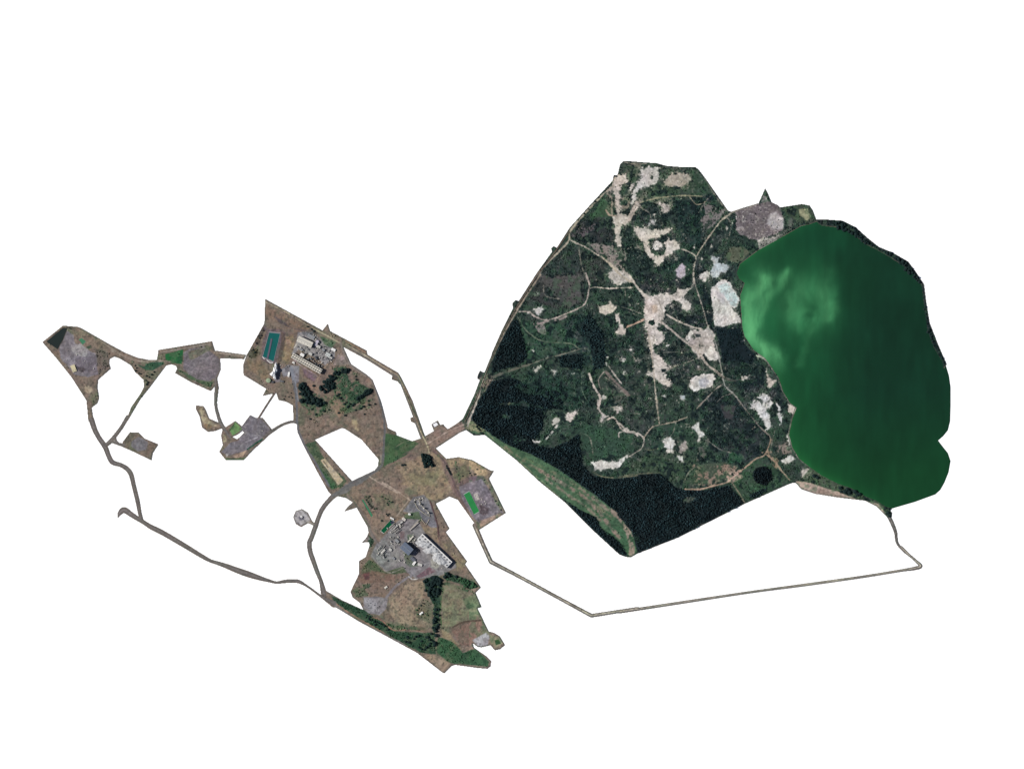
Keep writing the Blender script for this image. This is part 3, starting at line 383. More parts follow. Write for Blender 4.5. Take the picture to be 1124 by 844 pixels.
tr(W7,[(800,305),(870,272),(960,262)],1.2,(100,84,74),.8); fld(W7,[(740,310),(790,340),(860,430),(820,410),(740,350)],(156,138,112),.8,.8,.8); fld(W7,[(1010,340),(1060,350),(1085,390),(1045,415),(1015,390)],(150,144,118),1,.5,.3); fld(W7,[(1035,370),(1060,365),(1075,390),(1045,400)],(54,88,50),1,.4,.3,4,.6)
fld(W7,[(720,350),(800,380),(860,440),(930,420),(1010,490),(1000,520),(900,510),(790,500),(710,440)],(62,98,70),1,.8,.5,4,.6); fld(W7,[(600,440),(700,460),(790,500),(745,550),(660,470)],(168,148,128),.95,.8,.5); tr(W7,[(590,440),(670,490),(740,550)],.8,(112,100,94),.9)
fld(W7,[(120,120),(180,150),(310,205),(400,260),(480,320),(640,330),(700,330),(710,450),(620,440),(400,320),(280,250),(140,160)],(52,84,64),1,.7,.5,4,.8); fld(W7,[(640,30),(720,5),(745,60),(735,180),(725,300),(700,330),(690,310),(700,180),(650,90)],(44,72,58),1,.8,.8,4,.9)
tr(W7,[(110,130),(160,175),(250,235),(330,280),(420,330)],.8,(186,140,122)); tr(W7,[(60,120),(130,165),(250,250),(400,330),(540,400)],1.6,(142,134,134)); tr(W7,[(350,240),(410,265),(470,315),(550,310),(640,320)],1.1,(170,120,106)); tr(W7,[(90,95),(180,143),(300,195)],1,(150,142,138))
fld(W7,[(590,190),(640,150),(680,200),(670,250),(600,240)],(112,112,90),.7,1,1,vd=.3); line(P(W6,[(480,720),(510,745),(550,742)]),1.2,(222,218,212),1,cls=3)
fld(W8,[(250,140),(290,110),(350,140),(350,190),(290,200),(250,170)],(126,122,134),1,.8,.6,3); fld(W8,[(195,140),(240,85),(290,84),(230,150)],(100,98,86),.7); fld(W8,[(350,160),(410,155),(370,240),(330,220)],(120,104,92),.7)
fld(X2,[(420,530),(500,430),(590,455),(670,550),(600,620),(480,720),(320,770),(250,740),(330,660),(400,640)],(124,116,128),1,.7,.4,3); fld(X2,[(60,360),(100,365),(150,470),(230,520),(130,540),(90,470)],(184,174,142),1,.7,.4); fld(X2,[(110,500),(180,510),(170,540),(120,540)],(172,138,98),.8,.8,.6)
fld(X2,[(320,550),(370,485),(430,545),(390,575),(350,600)],(112,152,96),1,.3,.2,4); fld(X2,[(270,590),(300,600),(295,650),(270,660)],(180,172,138),.9,.5,.3); fld(X2,[(330,770),(430,740),(470,720),(440,770),(380,790)],(200,174,150),.9,.6,.5); fld(X2,[(290,790),(440,790),(470,770),(440,810),(300,810)],(84,116,78),.9,.4,.3,4,.3)
line(P(X2,[(475,715),(540,670),(600,630)]),1.6,(46,92,74),1,cls=4,vd=.4); line(P(X2,[(325,560),(365,500)]),.8,(50,66,50),1,vd=.5); line(P(X2,[(460,655),(560,615)]),.6,(198,190,202),.9,cls=3); fld(X2,[(290,750),(320,755),(300,780)],(204,200,200),.9,.4,.2,3)
fld(X3,[(120,250),(135,218),(165,208),(198,228),(218,270),(190,285),(160,300),(132,285)],(182,178,184),1,.5,.3,3); fld(X3,[(145,250),(180,245),(180,265),(155,270)],(96,96,116),.9,.6,.4,3)
line(P(X3,[(200,280),(240,292)]),1.2,(180,176,172),1)
for (pts, ws) in ROADS[:1]+ROADS[2:]:
    line(pts, [w*.62 for w in ws], (112,107,106), .85, .5, .15)
    line(pts, [w*.22 for w in ws], (132,126,122), .6, .4, .1)
line(ROADS[1][0], 1.2, (140,116,112), .8)
for (pts, ws) in ROADS[10:12]:
    line(pts, .9, (188,180,160), .9, .3, .2)
# road near the spurs
fld(X3,[(410,218),(430,190),(465,165),(475,178)],(128,122,118),.8); fld(X3,[(515,398),(530,370),(552,350),(560,380)],(150,142,144),.8)
# dry strip where the land meets cleared edges gets grass of its own
RD = (116,112,114)
tr(W4,[(15,-10),(35,100),(45,240),(45,330),(75,430),(130,530),(200,640),(290,800)],2.2,(110,110,116)); tr(W4,[(640,0),(690,160),(718,320),(712,500),(695,640),(600,715),(465,775),(380,835),(340,870)],2.2,(104,104,106)); tr(W4,[(685,340),(690,500),(690,620)],.8,(150,142,132),.8)
tr(X3,[(345,128),(400,98),(470,62),(560,15)],2.8,(112,112,112)); tr(X3,[(430,120),(480,180),(540,260),(575,340),(610,400)],1.8,(120,112,108)); tr(W6,[(10,90),(90,200),(180,330),(240,430),(260,450)],1.8,(140,122,112)); tr(W6,[(40,110),(130,260),(190,350)],.8,(84,104,84),.7)
tr(W4,[(600,725),(700,785),(820,850)],1.3,(178,162,146)); tr(W5,[(0,632),(90,682),(215,768)],1.3,(178,162,146)); tr(W6,[(480,140),(440,190),(390,260)],1.1,(166,150,136)); tr(W4,[(800,500),(880,455),(1000,440)],.7,(140,138,116),.8)
tr(W5,[(150,420),(250,370),(360,340)],.9,(110,100,92),.8); tr(W5,[(10,520),(140,450),(230,400)],1.3,(136,116,106),.9); tr(W5,[(390,390),(470,460),(540,600),(600,740),(650,843)],1.6,(108,92,92),.9); tr(W6,[(820,20),(900,180),(960,290),(1030,380),(1100,560)],1.1,(118,100,92),.8)
tr(W3,[(300,200),(400,270),(500,300),(600,300)],1.,(92,86,90),.8); tr(W3,[(340,440),(300,520),(320,560)],.9,(110,100,96)); tr(W3,[(440,440),(490,370)],.9,(190,184,172),.8); tr(W3,[(430,520),(520,590),(620,650)],.8,(170,150,160),.8); tr(W3,[(620,680),(660,620),(700,560)],1.,(160,140,120),.8)
tr(W3,[(760,560),(800,490),(770,440)],.9,(150,134,122),.8); tr(W2,[(800,470),(780,520)],.9,(100,90,90),.7); tr(W3,[(90,500),(60,560),(60,640),(200,720)],.8,(150,138,128),.7); tr(W3,[(215,260),(180,370),(100,480)],1,(110,92,92),.8)
for q in ([(310,360),(470,450),(520,640)],[(300,560),(420,600),(560,560)],[(380,700),(430,560),(540,480)],[(330,640),(480,520)],[(310,600),(460,680)]): tr(W2,q,.9,(148,138,144),.6)
for q in ([(200,400),(330,320),(460,340)],[(290,290),(300,500)],[(380,250),(300,400),(200,440)]): tr(W1,q,.8,(156,150,156),.6)
tr(X7,[(450,700),(400,640),(240,600)],.7,(120,92,88),.7); tr(W6,[(195,560),(320,690),(440,655)],.9,(156,150,146),.8); tr(W6,[(340,640),(500,520),(560,590)],.8,(160,156,154),.6)
tr(W7,[(800,300),(865,268),(962,258)],1.3,(84,72,64),.9); tr(W7,[(740,300),(735,180),(750,80)],1.2,(70,104,66),.8); tr(W7,[(280,150),(300,190),(350,210)],1,(130,124,120),.8)
fld(W3,[(640,345),(700,370),(765,395),(735,440),(690,420)],(100,122,98),.7,.8,.8,4,.2); fld(W3,[(560,265),(600,300),(640,330),(600,330)],(66,58,60),.7,.7,.6); fld(W3,[(130,380),(200,270),(215,290),(170,420)],(74,68,64),.8,.8,.6,vd=.6); fld(W3,[(120,440),(165,450),(160,500),(110,520)],(82,78,62),.8,.8,.8,vd=.5)
fld(W3,[(355,330),(378,350),(365,430),(345,540),(310,560)],(86,78,72),.7,.5,.4); fld(W7,[(410,260),(470,290),(640,300),(650,318),(470,312)],(78,92,68),.7,.8,.8,vd=.6); fld(W6,[(130,110),(180,90),(230,200),(180,190)],(80,92,76),.6,.8,.8,vd=.6)
fld(W4,[(60,200),(120,200),(100,330),(60,330)],(104,112,92),.6,1,1); fld(W4,[(560,230),(700,200),(700,560),(640,520),(560,400)],(128,118,104),.5,1.5,1.5); fld(W7,[(300,130),(370,140),(390,210),(340,215)],(168,160,168),.8,.7,.6,3)
for q in (P(Y1,[(150,282),(315,300),(215,727),(50,650)]),P(Y3,[(252,245),(405,75),(462,105),(300,283)]),P(W6,[(908,90),(950,66),(1025,218),(985,242)]),P(Y7,[(240,400),(262,395),(410,640),(385,665)]),P(W1,[(70,245),(205,132),(245,142),(210,230),(163,313)]),P(W1,[(328,230),(350,220),(380,245),(355,268)])): paint(q, None, 1, .5, 0, vd=0)
for q in ([(110,560),(400,600),(520,700),(300,760),(160,720)],[(520,560),(760,640),(900,580),(860,680),(640,720)],[(420,480),(560,520),(520,640),(440,560)],[(740,180),(820,240),(840,340),(760,300)],[(880,420),(1000,500),(960,640),(880,580)]): fld(Y6,q,(72,98,72),.75,1.5,2,4,.5,speck=.15)
for q in ([(720,60),(790,40),(900,90),(930,110),(800,70)],[(230,100),(300,60),(330,120),(260,130)],[(420,280),(560,290),(660,300),(560,320)]): fld(W7,q,(72,98,72),.6,1,1.2,4,.5,speck=.3)
for q in ([(560,460),(600,560),(590,640),(555,560)],[(430,380),(520,450),(480,470),(420,420)]): fld(W5,q,(88,104,78),.6,1,1.5,4,.3,speck=.2)
# natural mottling of everything (own colour variation of soil and plants)
ND = fbm(6, 4, 601); NE_ = fbm(5, 3, 701); NG = fbm(2.4, 2, 801)
def tint(mask, field, thr, gain, c, a):
    global COL
    w = np.clip((field-thr)*gain, 0, 1)*a*mask; COL = COL*(1-w[..., None])+np.array(c, np.float32)/255*w[..., None]
BL = (lx > 515); GRN_ = BL & (CLS == 0)
tint(GRN_*(VD > .35)*(VT < .3), ND, .15, 4, (80, 78, 82), .35); tint(GRN_*(VT < .3), NE_, .15, 4, (58, 94, 66), .38); tint(GRN_*(VT < .3)*(VD > .35), NL, .1, 2, (44, 66, 54), .35)
tint(GRN_*(VD > .35), -ND-.5*NG, .25, 4, (20, 33, 37), .78); tint(GRN_*(VD > .35)*(VT < .3), NG, .5, 5, (98, 104, 94), .28)
cm = np.exp(-((lx-735)/95)**2-((YS[:, None]-360)/150)**2)*(CLS == 0)*(VT < .3)
tint(cm, NG+.6*ND, 1.0, 5, (168, 162, 154), .85)
WL = ~BL & ((CLS == 0))
tint(WL, ND, .22, 4, (104, 94, 88), .42); tint(WL, NE_, .28, 4, (146, 118, 104), .32); tint(WL, -NE_, .35, 4, (96, 100, 86), .4); tint(WL, NG, .45, 5, (80, 76, 70), .5); tint(WL, -NG, .55, 5, (168, 154, 140), .3)
YD = (CLS == 3); tint(YD, NG, .35, 5, (96, 92, 98), .45); tint(YD, -NG, .4, 5, (166, 158, 162), .45); tint(YD, ND, .25, 3, (120, 104, 108), .35)
tint(~BL & (CLS == 4), NE_, .1, 4, (104, 112, 88), .45); tint(CLS == 4, ND, .15, 4, (44, 74, 56), .45); tint(CLS == 1, NG, .4, 4, (150, 144, 140), .35); tint(CLS == 1, ND, .3, 3, (164, 154, 144), .3); tint(CLS == 1, -NG, .4, 4, (222, 216, 210), .35)
g = COL.mean(2, keepdims=True); COL = (g+(COL-g)*np.where(BL, .95, .95)[..., None])*np.where(BL, 1., .93)[..., None]
w = (CLS == 3)[..., None]*.35; COL = COL*(1-w)+COL.mean(2, keepdims=True)*w
# edge shading: dark outline painted into the ground colour along every land edge
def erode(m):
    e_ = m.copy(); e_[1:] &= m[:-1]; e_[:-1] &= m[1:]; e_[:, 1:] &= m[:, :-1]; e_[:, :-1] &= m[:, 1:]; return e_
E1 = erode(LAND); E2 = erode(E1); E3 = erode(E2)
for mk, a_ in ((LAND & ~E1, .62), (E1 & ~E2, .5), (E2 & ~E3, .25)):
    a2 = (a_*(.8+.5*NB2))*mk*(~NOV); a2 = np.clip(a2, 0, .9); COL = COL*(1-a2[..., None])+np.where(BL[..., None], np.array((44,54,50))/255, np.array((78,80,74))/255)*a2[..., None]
COL *= (1+np.where(BL, 1., .6)*(.07*NB2+.13*NF+.08*NC)+.12*(WH-.5))[..., None]
COL[..., 0] *= 1+.02*NM; COL[..., 2] *= 1-.02*NB; COL[..., 1] *= 1+.015*NL
COL = np.clip(COL, .02, .93)
def lin(c): c = np.asarray(c, np.float64); return np.where(c <= .04045, c/12.92, ((c+.055)/1.055)**2.4)
def alb(rgb255): return tuple(np.clip(lin(np.array(rgb255)/255.)/KW, 0, .9))
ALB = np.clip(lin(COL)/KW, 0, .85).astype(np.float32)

# ------------------------------------------------------------ materials
def mat_basic(name, col, rough=.8, var=.12, scale=.25, spec=.2, metal=0., bump=0.):
    m = bpy.data.materials.new(name); m.use_nodes = True; nt = m.node_tree; b = nt.nodes['Principled BSDF']
    geo = nt.nodes.new('ShaderNodeNewGeometry'); no = nt.nodes.new('ShaderNodeTexNoise'); no.inputs['Scale'].default_value = scale; no.inputs['Detail'].default_value = 4
    nt.links.new(geo.outputs['Position'], no.inputs['Vector'])
    mr = nt.nodes.new('ShaderNodeMapRange'); mr.inputs[1].default_value = .25; mr.inputs[2].default_value = .75; mr.inputs[3].default_value = 1-var; mr.inputs[4].default_value = 1+var
    nt.links.new(no.outputs['Fac'], mr.inputs[0])
    mx = nt.nodes.new('ShaderNodeVectorMath'); mx.operation = 'SCALE'; mx.inputs[0].default_value = col[:3]; nt.links.new(mr.outputs[0], mx.inputs['Scale'])
    nt.links.new(mx.outputs[0], b.inputs['Base Color'])
    b.inputs['Roughness'].default_value = rough; b.inputs['Specular IOR Level'].default_value = spec; b.inputs['Metallic'].default_value = metal
    if bump:
        bp = nt.nodes.new('ShaderNodeBump'); bp.inputs['Strength'].default_value = bump; bp.inputs['Distance'].default_value = 1; nt.links.new(no.outputs['Fac'], bp.inputs['Height']); nt.links.new(bp.outputs[0], b.inputs['Normal'])
    return m
def mat_attr(name, rough=.9, var=.14, scale=.18, spec=.1, bump=.0, bscale=.12):
    m = bpy.data.materials.new(name); m.use_nodes = True; nt = m.node_tree; b = nt.nodes['Principled BSDF']
    at = nt.nodes.new('ShaderNodeAttribute'); at.attribute_name = 'own_colour'
    geo = nt.nodes.new('ShaderNodeNewGeometry'); no = nt.nodes.new('ShaderNodeTexNoise'); no.inputs['Scale'].default_value = scale; no.inputs['Detail'].default_value = 5; no.inputs['Roughness'].default_value = .65
    nt.links.new(geo.outputs['Position'], no.inputs['Vector'])
    mr = nt.nodes.new('ShaderNodeMapRange'); mr.inputs[1].default_value = .3; mr.inputs[2].default_value = .7; mr.inputs[3].default_value = 1-var; mr.inputs[4].default_value = 1+var
    nt.links.new(no.outputs['Fac'], mr.inputs[0])
    mx = nt.nodes.new('ShaderNodeVectorMath'); mx.operation = 'SCALE'; nt.links.new(at.outputs['Color'], mx.inputs[0]); nt.links.new(mr.outputs[0], mx.inputs['Scale'])
    nt.links.new(mx.outputs[0], b.inputs['Base Color']); b.inputs['Roughness'].default_value = rough; b.inputs['Specular IOR Level'].default_value = spec
    if bump:
        n2 = nt.nodes.new('ShaderNodeTexNoise'); n2.inputs['Scale'].default_value = bscale; n2.inputs['Detail'].default_value = 6; nt.links.new(geo.outputs['Position'], n2.inputs['Vector'])
        bp = nt.nodes.new('ShaderNodeBump'); bp.inputs['Strength'].default_value = bump; bp.inputs['Distance'].default_value = 3; nt.links.new(n2.outputs['Fac'], bp.inputs['Height']); nt.links.new(bp.outputs[0], b.inputs['Normal'])
    return m
M_GROUND = mat_attr('soil', bump=.35); M_SAND = mat_attr('pumice_sand', var=.10, bump=.25); M_ROAD = mat_attr('road_gravel', var=.08, bump=.1); M_YARD = mat_attr('yard_gravel', var=.12, bump=.1); M_GRASS = mat_attr('grass', var=.16, bump=.3)
M_SHRUB = mat_attr('shrub_leaves', var=.2, scale=.5, spec=.05); M_TREE = mat_attr('conifer_needles', var=.2, scale=.5, spec=.05)
M_WATER = mat_attr('algae_water', rough=.5, var=.03, scale=.01, spec=.06)
M_WHITE = mat_basic('white_backdrop', (.90,.90,.90), .95, 0, .01, 0)
def cmat(name, rgb, **k): return mat_basic(name, alb(rgb), **k)
M_CREAM = cmat('cream_cladding', (204,199,188), var=.06); M_CREAMR = cmat('cream_roof', (205,200,190), var=.1); M_GREY = cmat('grey_steel', (140,142,146), var=.12, metal=0); M_DKG = cmat('dark_grey_steel', (74,76,82), var=.15)
M_BLUE = cmat('blue_grey_roof', (102,112,130), var=.08); M_WP = cmat('white_paint', (236,234,232), var=.04); M_CONC = cmat('concrete', (176,172,168), var=.1); M_BLACK = cmat('black_rubber', (30,32,36), var=.1)
M_PIPE = cmat('pipe_cladding', (186,178,160), var=.08); M_GLASS = cmat('window_glass', (40,50,60), rough=.15, spec=.5, var=.05); M_TANKG = cmat('pale_green_paint', (150,166,138), var=.06); M_LINER = cmat('pond_liner', (140,134,140), var=.08)
M_BARK = cmat('bark', (92,76,62), var=.2, scale=2.); M_TEAL = cmat('teal_water', (22,92,90), rough=.3, spec=.2, var=.14, scale=.05); M_BLUEW = cmat('blue_green_water', (24,104,128), rough=.2, spec=.3, var=.06, scale=.05)
M_GREENW = cmat('green_water', (8,84,52), rough=.2, spec=.3, var=.05, scale=.05); M_BRGREEN = cmat('bright_green_water', (48,132,72), rough=.25, spec=.3, var=.12, scale=.05); M_BLACKW = cmat('black_water', (12,30,28), rough=.4, spec=.3, var=.08, scale=.08); M_NAVY = cmat('navy_cover', (40,46,66), var=.08)
M_PALEG = cmat('dull_green_water', (66,124,92), rough=.3, spec=.3, var=.1, scale=.06)
M_LEAFD = cmat('dark_leaves', (34,50,50), var=.3, scale=.6, spec=.05); M_LEAFG = cmat('green_leaves', (58,92,66), var=.3, scale=.6, spec=.05)

# ------------------------------------------------------------ mesh helpers
def link(o, parent=None):
    COLL.objects.link(o)
    if parent is not None: o.parent = parent
    return o
def np_mesh(name, V, Fq=None, Ft=None, col=None, mat=None):
    me = bpy.data.meshes.new(name); nq = 0 if Fq is None else len(Fq); nt_ = 0 if Ft is None else len(Ft)
    me.vertices.add(len(V)); me.vertices.foreach_set('co', np.asarray(V, np.float32).ravel())
    idx = np.concatenate([a.ravel() for a in (Fq, Ft) if a is not None]).astype(np.int32)
    me.loops.add(len(idx)); me.loops.foreach_set('vertex_index', idx)
    me.polygons.add(nq+nt_)
    st = np.concatenate([np.arange(nq)*4, nq*4+np.arange(nt_)*3]).astype(np.int32); me.polygons.foreach_set('loop_start', st)
    me.update(calc_edges=True)
    if col is not None:
        a = me.color_attributes.new('own_colour', 'FLOAT_COLOR', 'POINT'); c4 = np.ones((len(V), 4), np.float32); c4[:, :3] = col; a.data.foreach_set('color', c4.ravel())
    if mat: me.materials.append(mat)
    return me
def struct(name, me, kind='structure', label=None, cat=None, z=0):
    o = bpy.data.objects.new(name, me); link(o); o['kind'] = kind; o.location.z = z
    if label: o['label'] = label; o['category'] = cat
    return o
# white surround
big = 45000.
struct('white_ground', np_mesh('white_ground', [(-big,-big,-1.2),(big,-big,-1.2),(big,big,-1.2),(-big,big,-1.2)], np.array([[0,1,2,3]]), mat=M_WHITE))
# land
def cells(name, mask, mat, z=0.):
    iy, ix = np.nonzero(mask)
    if len(iy) == 0: return
    cid = np.stack([(iy+1)*(GW+1)+ix, (iy+1)*(GW+1)+ix+1, iy*(GW+1)+ix+1, iy*(GW+1)+ix], 1)
    u, inv = np.unique(cid, return_inverse=True); inv = inv.reshape(cid.shape)
    vy = u//(GW+1); vx = u % (GW+1)
    V = np.stack([wx(GX0+vx*C), wy(GY0+vy*C), np.full(len(u), z)], 1)
    cc = ALB[np.clip(vy, 0, GH-1), np.clip(vx, 0, GW-1)]
    struct(name, np_mesh(name, V, inv, col=cc, mat=mat))
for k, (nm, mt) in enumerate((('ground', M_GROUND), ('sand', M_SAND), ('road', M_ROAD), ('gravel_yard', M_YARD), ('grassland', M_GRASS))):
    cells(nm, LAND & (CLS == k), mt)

# ------------------------------------------------------------ lake
lake_poly = SHORE_W[0:1]+SHORE_NE+LAKE_E+list(reversed(SHORE_W[1:-1]))
lake_poly = P(V7,[(455,200)])+[(p[0]+1.2, p[1]-1.2) for p in SHORE_NE[1:-1]]+LAKE_E[0:]+[(p[0]-2.0, p[1]) for p in reversed(SHORE_W[1:-1])]
pts = []
for i in range(len(lake_poly)):
    a = lake_poly[i]; b = lake_poly[(i+1) % len(lake_poly)]; n = max(1, int(math.hypot(a[0]-b[0], a[1]-b[1])/2.5))
    for k in range(n): pts.append((a[0]+(b[0]-a[0])*k/n, a[1]+(b[1]-a[1])*k/n))
nb = len(pts)
gx, gy = np.meshgrid(np.arange(800, 1046, 1.6), np.arange(238, 562, 1.6))
sdl = sdf(pts, gx, gy); ok = sdl > 1.0
allp = pts+list(zip(gx[ok].tolist(), gy[ok].tolist()))
res = delaunay_2d_cdt([Vector(p) for p in allp], [], [list(range(nb))], 1, 1e-4)
LV = np.array([(v.x, v.y) for v in res[0]]); LF = np.array([f for f in res[2] if len(f) == 3])
def lakecol(x, y):
    def fb(x, y, s, sd_):
        r = np.random.default_rng(sd_); G = r.random((64, 64)).astype(np.float64)*2-1; t = 0; a = 1
        for k in range(4):
            u = x/s*2**k+k*7.3; v = y/s*2**k+k*3.1; i = np.floor(u).astype(int); j = np.floor(v).astype(int); f = u-i; g = v-j; f = f*f*(3-2*f); g = g*g*(3-2*g)
            t = t+a*((G[j % 64, i % 64]*(1-f)+G[j % 64, (i+1) % 64]*f)*(1-g)+(G[(j+1) % 64, i % 64]*(1-f)+G[(j+1) % 64, (i+1) % 64]*f)*g); a *= .5
        return t
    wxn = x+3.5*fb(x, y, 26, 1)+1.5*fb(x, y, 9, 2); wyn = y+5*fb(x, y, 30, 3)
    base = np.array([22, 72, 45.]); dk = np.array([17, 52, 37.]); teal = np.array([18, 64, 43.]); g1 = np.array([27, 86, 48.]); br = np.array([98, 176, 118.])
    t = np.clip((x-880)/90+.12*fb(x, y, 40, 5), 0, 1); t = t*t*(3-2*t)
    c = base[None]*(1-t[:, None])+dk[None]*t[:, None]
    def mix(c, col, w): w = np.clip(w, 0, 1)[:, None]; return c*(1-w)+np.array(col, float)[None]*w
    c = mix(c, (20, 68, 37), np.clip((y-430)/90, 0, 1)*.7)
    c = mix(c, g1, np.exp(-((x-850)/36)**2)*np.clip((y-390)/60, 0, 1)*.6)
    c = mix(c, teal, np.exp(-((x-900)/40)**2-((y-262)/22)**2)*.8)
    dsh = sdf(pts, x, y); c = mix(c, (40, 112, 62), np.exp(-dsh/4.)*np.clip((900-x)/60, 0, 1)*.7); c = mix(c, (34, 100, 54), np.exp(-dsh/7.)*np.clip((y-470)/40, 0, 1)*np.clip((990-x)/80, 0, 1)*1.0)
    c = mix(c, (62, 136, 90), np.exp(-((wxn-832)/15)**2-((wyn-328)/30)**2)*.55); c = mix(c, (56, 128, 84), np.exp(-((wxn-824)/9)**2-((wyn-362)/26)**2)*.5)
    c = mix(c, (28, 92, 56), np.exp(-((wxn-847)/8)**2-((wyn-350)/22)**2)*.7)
    def stroke(v, q, w, a):
        nonlocal c
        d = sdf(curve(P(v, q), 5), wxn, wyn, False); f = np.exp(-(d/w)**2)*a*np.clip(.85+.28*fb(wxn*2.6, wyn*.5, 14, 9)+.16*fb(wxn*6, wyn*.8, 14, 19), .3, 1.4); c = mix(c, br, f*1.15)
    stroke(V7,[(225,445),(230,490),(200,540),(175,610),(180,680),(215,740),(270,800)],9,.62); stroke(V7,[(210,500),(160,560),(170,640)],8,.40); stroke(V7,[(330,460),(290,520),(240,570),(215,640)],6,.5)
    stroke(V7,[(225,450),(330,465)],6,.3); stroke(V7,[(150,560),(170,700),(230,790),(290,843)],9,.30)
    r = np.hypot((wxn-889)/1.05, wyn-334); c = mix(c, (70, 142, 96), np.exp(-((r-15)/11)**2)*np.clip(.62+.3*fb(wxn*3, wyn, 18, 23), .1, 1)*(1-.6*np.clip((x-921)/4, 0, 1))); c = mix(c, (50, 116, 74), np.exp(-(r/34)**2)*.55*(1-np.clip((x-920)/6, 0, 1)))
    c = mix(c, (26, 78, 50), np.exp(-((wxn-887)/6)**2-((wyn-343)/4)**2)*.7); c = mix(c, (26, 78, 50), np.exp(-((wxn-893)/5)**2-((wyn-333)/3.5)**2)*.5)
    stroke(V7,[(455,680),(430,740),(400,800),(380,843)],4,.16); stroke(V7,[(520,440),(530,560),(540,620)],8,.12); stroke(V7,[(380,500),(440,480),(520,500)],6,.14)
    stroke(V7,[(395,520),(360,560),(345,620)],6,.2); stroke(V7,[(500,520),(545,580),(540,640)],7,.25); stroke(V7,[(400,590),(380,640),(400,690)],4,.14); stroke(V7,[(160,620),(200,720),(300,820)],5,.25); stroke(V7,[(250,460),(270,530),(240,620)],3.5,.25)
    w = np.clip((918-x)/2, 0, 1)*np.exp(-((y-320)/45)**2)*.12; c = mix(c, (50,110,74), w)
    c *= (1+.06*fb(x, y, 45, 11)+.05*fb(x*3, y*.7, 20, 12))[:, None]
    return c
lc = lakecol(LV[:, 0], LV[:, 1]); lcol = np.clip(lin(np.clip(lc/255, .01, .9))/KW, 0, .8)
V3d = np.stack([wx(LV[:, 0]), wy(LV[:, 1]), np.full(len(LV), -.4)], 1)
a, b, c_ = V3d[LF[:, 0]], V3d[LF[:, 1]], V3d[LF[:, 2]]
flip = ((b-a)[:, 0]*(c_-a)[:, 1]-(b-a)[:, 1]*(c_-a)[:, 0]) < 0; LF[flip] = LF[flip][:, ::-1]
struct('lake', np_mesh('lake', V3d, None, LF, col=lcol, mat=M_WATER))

# ------------------------------------------------------------ vegetation that reads as one mass
def plants(name, px, py, rad, hgt, colr, kind, mat, label, cat):
    n = len(px); K = 6 if kind == 'dome' else 7
    ang = np.arange(K)*2*math.pi/K
    rings = [(1., 0.), (.82, .5), (.42, .88)] if kind == 'dome' else [(1., .08), (.62, .45), (.30, .78)]
    r = RNG.random((n, len(rings), K))*.5+.75
    if kind != 'dome': r[:, 0, ::2] *= .8
    th = ang[None, None]+RNG.random((n, 1, 1))*6.28+np.arange(len(rings))[None, :, None]*.4
    R = np.array([q[0] for q in rings])[None, :, None]*r*rad[:, None, None]
    X = wx(px)[:, None, None]+R*np.cos(th)*S; Y = wy(py)[:, None, None]+R*np.sin(th)*S
    Z = np.array([q[1] for q in rings])[None, :, None]*hgt[:, None, None]*(RNG.random((n, len(rings), K))*.3+.85)
    Z[:, 0] = np.minimum(Z[:, 0], .3)-.3 if kind == 'dome' else Z[:, 0]
    V = np.stack([X, Y, Z], -1).reshape(n, -1, 3)
    top = np.stack([wx(px)+(RNG.random(n)-.5)*rad*S*.4, wy(py)+(RNG.random(n)-.5)*rad*S*.4, hgt], -1)[:, None]
    V = np.concatenate([V, top], 1); nv = V.shape[1]
    q = []; t = []
    for L in range(len(rings)-1):
        for k in range(K): q.append([L*K+k, L*K+(k+1) % K, (L+1)*K+(k+1) % K, (L+1)*K+k])
    L = len(rings)-1
    for k in range(K): t.append([L*K+k, L*K+(k+1) % K, nv-1])
    off = (np.arange(n)*nv)[:, None, None]
    Fq = (np.array(q)[None]+off).reshape(-1, 4); Ft = (np.array(t)[None]+off).reshape(-1, 3)
    cc = np.repeat(colr[:, None], nv, 1).reshape(-1, 3)
    struct(name, np_mesh(name, V.reshape(-1, 3), Fq, Ft, cc, mat), 'stuff', label, cat)
def sample(spacing, field, seed, thr=None):
    r = np.random.default_rng(seed); nx = int((GX1-GX0)/spacing); ny = int((GY1-GY0)/spacing)
    X = GX0+(np.arange(nx)[None]+r.random((ny, nx)))*spacing; Y = GY0+(np.arange(ny)[:, None]+r.random((ny, nx)))*spacing
    i = np.clip(((X-GX0)/C).astype(int), 0, GW-1); j = np.clip(((Y-GY0)/C).astype(int), 0, GH-1)
    inner = np.zeros_like(LAND); e = 2; inner[e:-e, e:-e] = LAND[e:-e, e:-e] & LAND[2*e:, e:-e] & LAND[:-2*e, e:-e] & LAND[e:-e, 2*e:] & LAND[e:-e, :-2*e]
    k = inner[j, i] & (r.random((ny, nx)) < field[j, i])
    return X[k], Y[k], ALB[j[k], i[k]], NB2[j[k], i[k]], r
F = np.where(VT > .5, VT, 0)
x, y, c, nz, r = sample(1.65, F*np.clip(.95+.4*NB2,0,1), 5)
n = len(x); print('forest', n)
tone = (1.0+1.5*r.random(n)**2+.5*nz)[:, None]
plants('plantation', x, y, .6+.75*r.random(n)**1.5, 6+6*r.random(n), np.clip(c*np.clip(tone,.5,3)*np.array([1.25, 1.4, 1.4])+.002, 0, .8), 'cone', M_TREE, 'dense dark conifer plantation covering the southern and western blocks of the geothermal field', 'forest')
clump = np.clip(.5+.9*NC+.5*NB2, 0, 1.2)
F = np.where(VT > .5, 0, VD*clump*(CLS != 2))
x, y, c, nz, r = sample(1.25, F, 6); n = len(x); print('shrubs', n)
tone = (.55+1.0*r.random(n)**1.6)[:, None]
